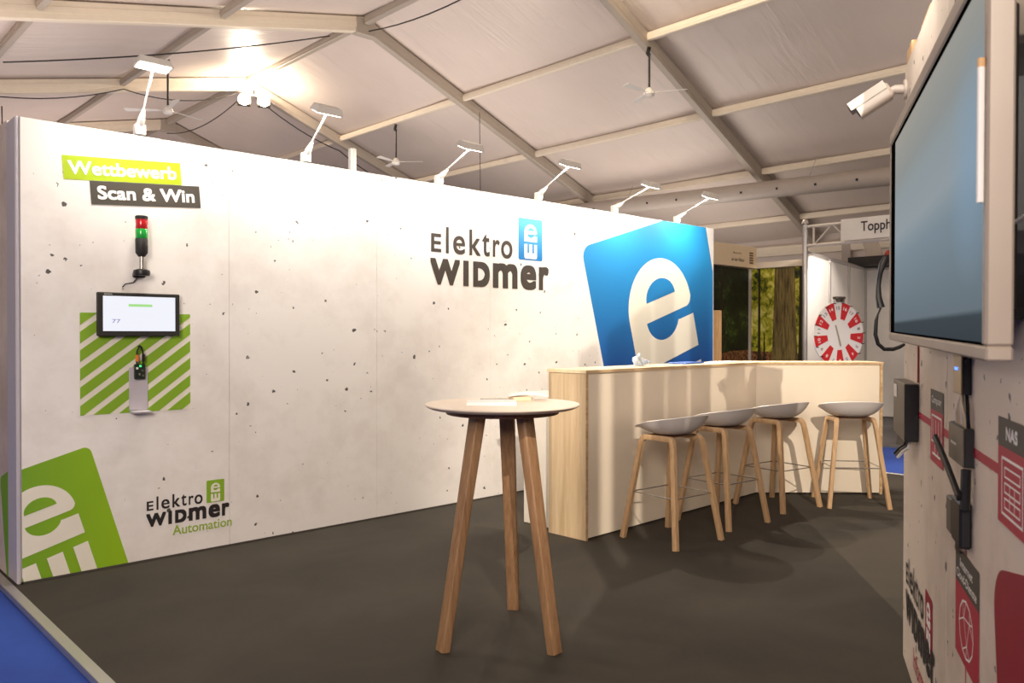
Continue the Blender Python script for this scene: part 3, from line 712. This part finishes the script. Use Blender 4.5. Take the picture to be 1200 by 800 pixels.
# ------------------------------------------------------------------ counter
ct = empty('bar_counter', (0, 0, 0), label='L-shaped cream fronted bar counter with spruce top and end panel', cat='counter')
A, B_, C_ = Vector((4.022, 3.556)), Vector((6.285, 3.605)), Vector((7.062, 2.857))
d1 = (B_ - A).normalized(); n1 = Vector((-d1.y, d1.x)); d2 = (C_ - B_).normalized(); n2 = Vector((-d2.y, d2.x))
HT, DP = 1.112, .335
def mitre(off):   # offset polyline A-B-C by off behind the front
    # intersection of the two offset lines
    p = A + n1 * off; q = C_ + n2 * off
    den = d1.x * d2.y - d1.y * d2.x; t = ((q.x - p.x) * d2.y - (q.y - p.y) * d2.x) / den
    return p, p + d1 * t, q
def slab(o0, o1, z0, z1, ext=0.):
    a0, b0, c0 = mitre(o0); a1, b1, c1 = mitre(o1); m = MB()
    a0 = a0 - d1 * ext; a1 = a1 - d1 * ext; c0 = c0 + d2 * ext; c1 = c1 + d2 * ext
    m.prism([tuple(a0), tuple(b0), tuple(c0), tuple(c1), tuple(b1), tuple(a1)], (0, 0, z0), (1, 0, 0), (0, 1, 0), z1 - z0); return m
a0, b0, c0 = mitre(.006); 
def front(p, q_, name):
    m = MB(); d = (q_ - p); L = d.length; d.normalize(); n = Vector((-d.y, d.x))
    m.box((.024 if name else 0, 0, .012), (L - (0 if name else .024), .018, HT), .001)
    m.xf(Matrix(((d.x, n.x, 0, p.x), (d.y, n.y, 0, p.y), (0, 0, 1, 0), (0, 0, 0, 1)))); return m.build('front_panel', M['front'], ct)
front(a0, b0, 1); front(b0, c0, 0)
def end_panel(p, d, n, side):
    m = MB(); m.box((0, 0, 0), (.022, DP, HT), .001)
    m.xf(Matrix(((d.x, n.x, 0, p.x), (d.y, n.y, 0, p.y), (0, 0, 1, 0), (0, 0, 0, 1)))); o = m.build('end_panel', M['wood_ply'], ct)
    m = MB(); m.box((0, -.003, 0), (.022, -.0002, HT)); m.xf(Matrix(((d.x, n.x, 0, p.x), (d.y, n.y, 0, p.y), (0, 0, 1, 0), (0, 0, 0, 1)))); m.build('edge_band', M['wood_edge'], o)
    return o
end_panel(A, d1, n1, 0); end_panel(C_ - d2 * .022, d2, n2, 1)
o = slab(-.008, DP + .01, HT + .0005, HT + .022, .006).build('worktop', M['wood_top'], ct)
slab(-.0095, -.0082, HT + .002, HT + .020, .006).build('edge_band', M['wood_edge'], o)
slab(DP - .03, DP, .002, HT).build('rear_panel', M['front'], ct)
dk = empty('service_desk', (0, 0, 0), label='lower white service desk attached behind the bar counter', cat='desk')
m = MB(); m.box((4.095, 3.915, .005), (6.0, 4.22, .90), .002); m.build('body', M['white_desk'], dk)
m = MB(); m.box((4.03, 3.905, .902), (6.05, 4.30, .945), .003); m.build('desktop', M['white_desk'], dk)
# things on the counter
m = MB(); rr = random.Random(3)
bmesh.ops.create_icosphere(m.bm, subdivisions=3, radius=1)
for v in m.bm.verts:
    k = .65 + .55 * rr.random(); v.co = Vector((v.co.x * .085 * k, v.co.y * .05 * k, max(-.2, v.co.z) * .055 * k * (1.3 if v.co.x < -.2 else .7)))
zmin = min(v.co.z for v in m.bm.verts)
m.xf(Matrix.Translation((4.93, 3.80, HT + .023 - zmin))); tag(m.build('plastic_wrap', M['clearish']), 'crumpled clear plastic film on the left part of the bar top', 'film')
m = MB(); m.box((5.40, 3.74, HT + .0225), (5.72, 3.90, HT + .034), .003, Matrix.Rotation(R(8), 3, 'Z')); tag(m.build('folder', M['blue_plastic']), 'flat blue folder lying on the bar top', 'folder')
m = MB(); m.box((6.02, 3.76, HT + .0225), (6.28, 3.90, HT + .028), .001, Matrix.Rotation(R(-6), 3, 'Z')); tag(m.build('paper_sheet', M['paper']), 'thin white paper stack on the bar top near its bend', 'paper')

# ------------------------------------------------------------------ bar stools
def make_stool():
    r = empty('bar_stool', cat='stool', group='bar stools along the counter')
    m = MB(); nr, na = 14, 48; rings = []
    def P(t, a):
        ca, sa = math.cos(a), math.sin(a)          # +y towards the counter (front lip), -y is the back
        q = (abs(ca) ** 2.3 + abs(sa) ** 2.3) ** (-1 / 2.3)
        x = .245 * ca * q * t; y = .225 * sa * q * t
        rim = .098 - .040 * sa - .010 * max(0, sa) ** 2
        z = .703 + rim * t ** (3.7 if sa < 0 else 3.7 - 1.7 * sa)
        z -= .020 * max(0, sa) * max(0, (t - .82) / .18) ** 1.5
        return Vector((x, y, z))
    for i in range(1, nr + 1): rings.append([P(i / nr, 2 * math.pi * k / na) for k in range(na)])
    outer = [m.ring([p - Vector((0, 0, .0)) for p in rg]) for rg in rings]
    inner = [m.ring([p * 1 + Vector((-p.x * .02, -p.y * .02, .009 if i < nr - 1 else .004)) for p in rg]) for i, rg in enumerate(rings)]
    m.skin(outer, False); m.skin(inner, False); m.skin([outer[-1], inner[-1]], False)
    m.bm.faces.new(outer[0]); m.bm.faces.new(inner[0]); m.build('seat', M['shell'], r, True, 60)
    m = MB(); m.box((-.15, -.11, .698), (.15, .11, .7025), .001); m.build('seat_plate', M['oak_dark'], r)
    sec = [(-.014, -.010), (-.010, -.012), (.010, -.012), (.014, -.010), (.014, .010), (.010, .012), (-.010, .012), (-.014, .010)]
    sec = [(a * 1.25, b * 1.35) for a, b in sec]
    for sx in (-1, 1):
        for sy in (-1, 1):
            p = []; foot = Vector((sx * .230, sy * .230, 0)); kn = Vector((sx * .148, sy * .135, .665))
            for t in (0, .25, .5, .75, .93): p.append(foot.lerp(kn, t))
            k2 = Vector((sx * .140, sy * .095, .687)); cn = kn + Vector((-sx * .006, -sy * .006, .026))
            for t in (.15, .35, .55, .75, 1):
                s0 = kn.lerp(foot, .04); p.append(s0 * (1 - t) ** 2 + cn * 2 * t * (1 - t) + k2 * t * t)
            p.append(Vector((sx * .138, 0, .687)))
            m = MB(); m.sweep(p, [(b, a) for a, b in sec], (1, 0, 0)); m.build('leg', M['oak_stool'], r, True, 35)
    f = lambda sx, sy: (sx * (.230 - .082 * .315 / .665), sy * (.230 - .095 * .315 / .665), .315)
    cs = [f(-1, -1), f(1, -1), f(1, 1), f(-1, 1)]
    for a, b in zip(cs, cs[1:] + cs[:1]):
        m = MB(); m.tube([a, b], .0045, 8); m.build('footrest_bar', M['steel'], r)
    return r
st = make_stool()
spots = [((4.495, 3.205), -5, 'leftmost bar stool at the counter, nearest the round table'), ((5.185, 3.25), -5, 'second bar stool from the left, partly behind the first'),
         ((5.99, 3.25), -9, 'third bar stool from the left, by the bend of the counter'), ((6.500, 2.885), -49, 'rightmost bar stool, standing apart before the short counter wing')]
for i, (p, a, lb) in enumerate(spots):
    o = st if i == 0 else copy_tree(st); o.location = (p[0], p[1], 0); o.rotation_euler.z = R(a); o['label'] = lb

# ------------------------------------------------------------------ round high table
tc = Vector((2.485, 2.700))
t = empty('round_table', (tc.x, tc.y, 0), label='round high table on three splayed oak legs', cat='table')
m = MB(); m.lathe([(.30, 1.034), (.325, 1.037), (.345, 1.046), (.350, 1.051), (.350, 1.055), (.347, 1.058)], (0, 0, 0), 72); m.build('tabletop', M['table_top'], t, True, 30)
m = MB(); m.lathe([(.252, 1.012), (.256, 1.014), (.256, 1.0335)], (0, 0, 0), 60); m.build('top_frame', M['oak_dark'], t, True, 30)
for fx, fy in ((2.172, 2.742), (2.506, 2.392), (2.768, 2.925)):
    f = Vector((fx - tc.x, fy - tc.y, 0)); u = f.normalized(); side = Vector((-u.y, u.x, 0)); top = u * .135 + Vector((0, 0, 1.012))
    sec = rrect(.023, .031, .008, 3); w0 = [(a * .95, b * .95) for a, b in sec]; w1 = [(a * 1.12, b * 1.15) for a, b in sec]
    m = MB(); m.sweep([f, f.lerp(top, .5), top], [w0, sec, w1], tuple(u)); m.build('leg', M['oak'], t, True, 35)
def flyer(name, c, wd, dp, z0, z1, rz, mat, label, cat):
    m = MB(); m.box((c[0] - wd / 2, c[1] - dp / 2, z0), (c[0] + wd / 2, c[1] + dp / 2, z1), .001, Matrix.Rotation(R(rz), 3, 'Z')); return tag(m.build(name, mat), label, cat)
flyer('leaflet_stack', (2.405, 2.685), .22, .15, 1.0585, 1.074, -42, M['paper'], 'stack of white leaflets on the left of the round table', 'leaflets')
flyer('leaflet', (2.57, 2.83), .15, .10, 1.0585, 1.066, -35, M['alu_dull'], 'grey-beige leaflet lying behind the white leaflets on the round table', 'leaflet')
flyer('box', (2.650, 2.76), .09, .07, 1.0585, 1.078, -20, M['sign_cream'], 'small carton under the folded leaflet on the round table', 'box')
m = MB(); m.prism([(-.09, -.0), (0, .016), (.09, .0), (.09, .004), (0, .020), (-.09, .004)], (2.648, 2.70, 1.079), (.7, -.71, 0), (0, 0, 1), -.10); tag(m.build('folded_leaflet', M['paper']), 'white folded leaflet tented on the small carton on the round table', 'leaflet')
m = MB(); m.box((2.69, 2.80, 1.0585), (2.80, 2.88, 1.067), .001, Matrix.Rotation(R(20), 3, 'Z')); tag(m.build('card_pile', M['paper']), 'pile of pale pink cards at the right rear of the round table', 'cards')
m = MB(); m.tube([(2.30, 2.70, 1.0625), (2.37, 2.63, 1.0625)], .004, 8); tag(m.build('pen', M['steel']), 'thin grey pen by the leaflets at the table edge', 'pen')

# ------------------------------------------------------------------ television on the right wall
tv = rempty('television', .647, .12, 1.354, label='large grey-framed television on the right wall with a blurred blue reflection painted on its screen', cat='television')
TW, TH = 1.60, .722
roll = Matrix.Rotation(R(1.0), 4, 'Y')
fz = lambda m: m.xf(roll)
def frame_bar(x0, x1, z0, z1): m = MB(); m.box((x0, 0, z0), (x1, .042, z1), .004); fz(m); m.build('bezel', M['tv_body'], tv)
frame_bar(0, TW, -.002, .024); frame_bar(0, TW, TH - .04, TH); frame_bar(0, .016, .0245, TH - .0405); frame_bar(TW - .032, TW, .0245, TH - .0405)
m = MB(); m.box((.017, .004, .025), (TW - .033, .036, TH - .041)); fz(m); m.build('black_surround', M['matt_black'], tv)
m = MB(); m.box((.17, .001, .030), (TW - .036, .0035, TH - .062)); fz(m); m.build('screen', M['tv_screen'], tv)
m = MB(); m.box((.10, .043, .08), (TW - .10, .07, TH - .08), .02); fz(m); m.build('rear_cover', M['black'], tv)
m = MB(); m.tube([(TW - .02, -.006, .27), (TW - .02, -.006, .50)], .006, 8); fz(m); m.build('stylus', M['white'], tv, True)
m = MB(); m.tube([(TW - .02, -.006, .50), (TW - .02, -.006, .515)], .0062, 8); fz(m); m.build('stylus_tip', M['stand_wood'], tv)
mb_ = rempty('mounting_box', 1.45, 0, 1.40, label='black mounting box between television and wall', cat='bracket')
m = MB(); m.prism([(x + .33, z + .28) for x, z in rrect(.33, .28, .16, 6)], (0, -.049, 0), (1, 0, 0), (0, 0, 1), -.047); m.build('box', M['black'], mb_)
m = MB(); m.tube([(.60, -.05, .20), (.70, -.055, .17), (.85, -.03, .19)], .004, 6); m.build('lead', M['white'], mb_)

# security camera near the wall's far top
sc = rempty('security_camera', .05, 0, 2.40, label='white bullet security camera on the right wall above the television', cat='security camera')
m = MB(); m.tube([(0, -.001, 0), (0, -.012, 0)], .04, 20); m.build('mount', M['camera_white'], sc)
m = MB(); m.tube([(0, -.01, 0), (0, -.045, .004), (0, -.062, .0)], [.020, .018, .014], 14); m.build('arm', M['camera_white'], sc, True)
bd = Vector((-.12, -.93, -.55)).normalized(); c0_ = Vector((0, -.062, .005))
m = MB(); hx = frame(None, bd); sec = rrect(.046, .038, .020, 4); k0 = [(a * .75, b * .75) for a, b in sec]
m.sweep([c0_, c0_ + bd * .012, c0_ + bd * .15], [k0, sec, sec], (1, 0, 0)); bo = m.build('body', M['camera_white'], sc, True, 35)
m = MB(); hood = [(-.051, .006), (-.046, .043), (.046, .043), (.051, .006), (.049, .006), (.044, .040), (-.044, .040), (-.049, .006)]
m.sweep([c0_ + bd * .01, c0_ + bd * .17], [(a, b) for a, b in hood], (1, 0, 0)); m.build('hood', M['camera_white'], sc)
m = MB(); m.tube([c0_ + bd * .15, c0_ + bd * .153], .030, 18); m.build('lens', M['black'], sc)

# devices on the right wall
pc = rempty('desktop_computer', .096, 0, .969, label='slim black desktop computer mounted at the far end of the right wall', cat='computer')
m = MB(); m.box((0, -.050, .0), (.372, -.002, .218), .003); m.build('case', M['gun'], pc)
m = MB(); m.box((.3722, -.049, .002), (.376, -.003, .216), .001); m.build('front_panel', M['black'], pc)
m = MB(); m.box((.05, -.054, .15), (.14, -.0502, .20), .001); m.build('sticker', M['white'], pc)
for dx, cc in ((.20, 'black'), (.26, 'gun'), (.31, 'white')):
    m = MB(); m.tube([(dx, -.02, .0), (dx + .01, -.03, -.03), (dx - .03, -.045, -.05), (dx - .05, -.06, -.075)], .006, 6); m.build('plug_lead', M[cc], pc)
m = MB(); m.box((.365, -.006, .222), (.378, -.001, 1.0), .0); tag(m.build('cable_trim', M['red_line'], pc))
ro = rempty('router', 1.334, 0, 1.214, label='narrow router with gold-grey front and blue light below the television', cat='router')
m = MB(); m.box((0, -.0245, 0), (.118, -.020, .112), .002); m.build('face', M['gold_grey'], ro)
m = MB(); m.box((.0, -.0198, .0), (.1185, -.001, .115), .002); m.build('body', M['black'], ro)
m = MB(); m.box((0, -.027, .100), (.118, -.0247, .108), .001); m.build('trim', M['sign_cream'], ro)
m = MB(); m.box((.03, -.0262, .062), (.07, -.0247, .070), .001); m.build('status_light', M['led_blue'], ro)
m = MB(); m.box((.04, -.022, .117), (.08, -.008, .135), .002); m.build('blue_plug', M['blue_plastic'], ro)
m = MB(); m.tube([(.11, -.012, .09), (.135, -.012, .085)], .005, 8); m.build('side_plug', M['black'], ro)
ns = rempty('network_switch', 1.277, 0, 1.031, label='small grey network box with pale cables plugged into its top', cat='network device')
m = MB(); m.box((0, -.026, 0), (.211, -.0225, .097), .001); m.build('face', M['gun'], ns)
m = MB(); m.box((0, -.0223, 0), (.212, -.001, .099), .001); m.build('body', M['black'], ns)
lettering('maker_mark', [('-----', .04, .12, .045, .052, .02)], (0, -.0262, 0), (1, 0, 0), (0, 0, 1), M['white'], ns, .0004)
for i in range(6):
    x = .05 + i * .027
    m = MB(); m.tube([(x, -.013, .098), (x + .004, -.016, .13), (.10 + i * .008, -.015, .16), (.12, -.012, .185)], .0045, 6); m.build('network_cable', M['sign_cream'] if i % 3 else M['white'], ns, True)
m = MB(); m.tube([(.19, -.01, .098), (.20, -.014, .14), (.16, -.01, .19)], .005, 6); m.build('power_lead', M['black'], ns, True)
an = rempty('router_antenna', 1.30, 0, .87, label='black paddle antenna angled over the network box', cat='antenna')
m = MB(); m.sweep([(.19, -.034, .085), (.09, -.046, .15), (-.02, -.060, .213)], rrect(.006, .011, .004, 2), (0, 1, 0)); m.build('paddle', M['black'], an)
m = MB(); m.tube([(.185, -.02, .055), (.185, -.018, .156)], .012, 8); m.build('stem', M['black'], an)
ad = rempty('power_adapter', 1.27, 0, .818, label='black power adapter with grey side block hanging below the antenna', cat='adapter')
m = MB(); m.box((.08, -.030, .0), (.20, -.001, .12), .006); m.build('housing', M['black'], ad)
m = MB(); m.box((.00, -.030, .008), (.075, -.012, .105), .003); m.build('side_block', M['gun'], ad)
m = MB(); m.tube([(.10, -.015, 0), (.09, -.015, -.02), (.085, -.01, -.035)], .008, 8); m.build('plug', M['steel'], ad)

# telephone handset
hs = rempty('telephone_handset', .03, 0, 1.33, label='black telephone handset with hanging cord beside the television edge', cat='handset')
m = MB(); m.box((-.025, -.045, .20), (.035, -.001, .34), .006); m.build('cradle', M['gun'], hs)
m = MB(); hp = [(0, -.075, .37), (0, -.088, .34), (0, -.098, .30), (0, -.104, .25), (0, -.103, .20), (0, -.094, .155)]
m.sweep(hp, [[(a * k, b * k * .8) for a, b in rrect(.020, .016, .008, 3)] for k in (.8, 1.1, .75, .7, .9, 1.15)], (1, 0, 0)); m.build('grip', M['black'], hs, True, 50)
m = MB(); m.tube([(0, -.094, .155), (0, -.106, .125), (0, -.112, .10), (0, -.115, .04), (0, -.104, .0), (0, -.080, -.022), (0, -.045, -.022), (0, -.02, -.012), (0, -.001, .0)], [.004, .004, .0075, .0085, .0085, .0085, .0085, .008, .006], 10); m.build('cord', M['black'], hs, True)

# ------------------------------------------------------------------ neighbouring booths
wh = empty('prize_wheel', (9.42, 4.33, 0), R(-90 + 46.7 - 62 + 62), label='red and white numbered prize wheel behind the bar counter', cat='wheel')
wh.rotation_euler.z = R(46.7 - 90 + 23)      # face turned a little off the viewer
WZC, WR_ = 1.372, .388
m = MB(); m.lathe([(.02, -.012), (WR_, -.012), (WR_, .006), (.02, .006)], (0, 0, 0), 72); m.xf(Matrix.Translation((0, 0, WZC)) @ Matrix.Rotation(R(90), 4, 'X')); m.build('disc', M['wheel_white'], wh)
def wseg(a0, a1, r0, r1, mat, name, off):
    pts = arc(0, WZC, r1, r1, a0, a1, 5) + arc(0, WZC, r0, r0, a1, a0, 3)
    m = MB(); m.prism(pts, (0, off, 0), (1, 0, 0), (0, 0, 1), .003); face_up(m.bm); return m.build(name, mat, wh)
for i in range(18):
    a = 73 - 20 * i + 40 * 0; num = (16 + i - 1) % 18 + 1
    if i % 2 == 0: wseg(a - 10, a + 10, .185, WR_ - .006, M['wheel_red'], 'red_segment', -.0085)
    ca, sa = math.cos(R(a)), math.sin(R(a)); rr_ = .315
    lettering('number', [(str(num), -.028 if num > 9 else -.015, .028 if num > 9 else .015, -.02, .02, .02)], (ca * rr_, -.0118, WZC + sa * rr_), (math.cos(R(a - 90)), 0, math.sin(R(a - 90))), (-math.sin(R(a - 90)), 0, math.cos(R(a - 90))), M['white_print'] if i % 2 == 0 else M['grey_ink'], wh, .001)
    b = R(a + 10); m = MB(); m.tube([(math.cos(b) * (WR_ - .01), -.006, WZC + math.sin(b) * (WR_ - .01)), (math.cos(b) * (WR_ - .01), -.045, WZC + math.sin(b) * (WR_ - .01))], .006, 6); m.build('peg', M['black'], wh)
m = MB(); m.prism([(-.05, .13), (-.035, .135), (.045, -.10), (.04, -.125), (.025, -.115)], (-.015, -.013, WZC - .02), (1, 0, 0), (0, 0, 1), .004); m.build('needle', M['alu_dull'], wh)
m = MB(); m.box((-.07, -.05, WZC + .42), (.07, .03, WZC + .45), .008); m.box((-.045, -.05, WZC + .385), (-.02, .0, WZC + .42)); m.box((.02, -.05, WZC + .385), (.045, .0, WZC + .42)); m.build('clicker', M['gun'], wh)
m = MB(); m.box((-.03, .02, .03), (.03, .05, WZC + .43), .003); m.box((-.30, -.18, -.03), (.30, .22, .03), .01); m.build('stand', M['alu'], wh)

fm = empty('forest_mural', (0, 0, 0), label='tall printed forest photograph walls behind the bar counter', cat='mural')
m = MB(); m.box((9.3, 6.314, -.03), (10.78, 6.34, 2.34), .001); m.build('left_panel', M['forest_dark'], fm)
m = MB(); m.box((10.813, 5.30, -.03), (10.84, 6.29, 2.34), .001); rp = m.build('right_panel', M['forest'], fm)
m = MB(); m.tube([(10.795, 6.31, -.03), (10.795, 6.31, 2.34)], .028, 12); m.build('corner_post', M['alu_dull'], fm)
m = MB(); m.box((10.79, 5.30, 2.342), (10.85, 6.28, 2.43), .003); m.build('top_rail', M['cream_metal'], fm)
tk = lambda c, w0, w1, mat: sheet('tree_trunk', [(c - w0 - .03, .9), (c - w0, 1.15), (c - w1, 2.338), (c + w1, 2.338), (c + w0, 1.15), (c + w0 + .04, .9)], (10.813, 0, 0), (0, -1, 0), (0, 0, 1), mat, rp, .002)
tk(-5.76, .19, .15, M['bark']); tk(-5.49, .055, .045, M['dark_bark']); tk(-6.16, .02, .016, M['dark_bark'])
hd = empty('header_sign', (9.3, 6.20, 2.345), label='cream header board with brown lettering above the forest mural', cat='sign')
m = MB(); m.box((0, 0, 0), (1.5, .30, .31), .004); m.build('board', M['sign_cream'], hd)
lettering('lettering', [('an der Natur', .82, 1.16, .075, .125, .012), ('Bauen', .86, 1.08, .18, .21, 0)], (0, 0, 0), (1, 0, 0), (0, 0, 1), M['brown_ink'], hd, .002)
for i in range(5):
    sheet('emblem_bar', rbox(1.30, 1.40, .06 + i * .036, .083 + i * .036), (0, 0, 0), (1, 0, 0), (0, 0, 1), M['brown_ink'], hd, .002)
bd_ = empty('batten_stand', (8.66, 5.50, -.03), 0, label='wooden batten display frame standing just behind the right end of the wall', cat='display')
for i in range(2):
    m = MB(); m.box((i * .055, 0, 0), (i * .055 + .04, .45, 1.70), .003); m.build('batten', M['stand_wood'], bd_)
m = MB(); m.box((.0405, .1, .3), (.0545, .35, .34)); m.build('spacer', M['stand_wood'], bd_)
cb = empty('white_cabinet', (11.9, 4.42, -.005), R(8), label='white cabinet at the back of the neighbouring booth, right of the prize wheel', cat='cabinet')
m = MB(); m.box((0, -1.7, .0), (.5, .0, 1.10), .004); m.build('body', M['white'], cb)
for i in range(3):
    m = MB(); m.box((-.018, -.05 - .55 * (i + 1), .05), (-.001, -.06 - .55 * i, 1.04), .004); d_ = m.build('door', M['white'], cb)
    m = MB(); m.tube([(-.035, -.12 - .55 * i, .6), (-.035, -.12 - .55 * i, .75)], .006, 6); m.build('handle', M['alu'], d_)
m = MB(); m.box((-.02, -1.72, 1.101), (.52, .02, 1.13), .004); m.build('worktop', M['white'], cb)
m = MB(); m.lathe([(.04, 0), (.045, .02), (.045, .14), (.03, .17), (.02, .2), (.018, .22)], (11.98, 4.36, 1.1255), 16); tag(m.build('bottle', M['alu_dull'], smooth=True), 'small grey bottle at the left corner of the white cabinet top', 'bottle')
m = MB(); m.box((12.0, 4.10, 1.1255), (12.12, 4.18, 1.16), .005); tag(m.build('stapler', M['gun']), 'small dark object lying on the white cabinet top', 'stapler')
m = MB(); m.prism([(0, 0), (.42, 0), (.38, .16), (.16, .26), (.05, .22)], (10.75, 4.0, -.004), (-.2, -.9, 0), (0, 0, 1), .3); tag(m.build('bag', M['gun']), 'dark grey bag on the floor in front of the white cabinet', 'bag')
# tray with things on top of the neighbouring wall
ty = empty('storage_tray', (13.42, 5.90, 2.50), R(-90), label='black shallow tray lying on the corner of the neighbouring booth wall', cat='tray')
for lo, hi in (((0, -.25, 0), (1.0, .25, .015)), ((0, -.25, .0152), (.02, .25, .14)), ((.98, -.25, .0152), (1.0, .25, .14)), ((.021, -.25, .0152), (.979, -.235, .14)), ((.021, .235, .0152), (.979, .25, .14))):
    m = MB(); m.box(lo, hi, .002); m.build('panel', M['black'], ty)
tm = ty.matrix_basis.copy()
def on_tray(x, y, z): v = Matrix.Translation((13.42, 5.90, 2.50)) @ Matrix.Rotation(R(-90), 4, 'Z') @ Vector((x, y, z)); return v
def lump(name, c, sz, mat, label, cat, seed):
    m = MB(); bmesh.ops.create_icosphere(m.bm, subdivisions=2, radius=1); q = random.Random(seed)
    for v in m.bm.verts: k = .8 + .4 * q.random(); v.co = Vector((v.co.x * sz[0] * k, v.co.y * sz[1] * k, v.co.z * sz[2] * k))
    zm = min(v.co.z for v in m.bm.verts); m.xf(Matrix.Translation(on_tray(*c) - Vector((0, 0, zm)))); return tag(m.build(name, mat, smooth=True), label, cat)
lump('cloth', (.60, -.05, .016), (.085, .11, .10), M['red_cloth'], 'rust red cloth bundle in the black tray', 'cloth', 2)
lump('cloth', (.80, -.05, .016), (.09, .11, .10), M['skin_cloth'], 'pale crumpled cloth in the black tray beside the red one', 'cloth', 4)
m = MB(); p_ = on_tray(.33, -.05, .07); m.box((p_.x - .02, p_.y - .12, p_.z), (p_.x + .02, p_.y + .12, p_.z + .36), .01, Matrix.Rotation(R(-18), 3, 'X')); tag(m.build('grey_box', M['alu_dull']), 'grey flat box leaning in the black tray', 'box')
m = MB(); m.tube([on_tray(.05 + .035 * k, -.05 + .03 * math.sin(k * 2), .03 + .09 * abs(math.sin(k * 1.1))) for k in range(6)], .012, 6); tag(m.build('cable', M['blue_plastic'], smooth=True), 'blue cable coiled at the left end of the black tray', 'cable')
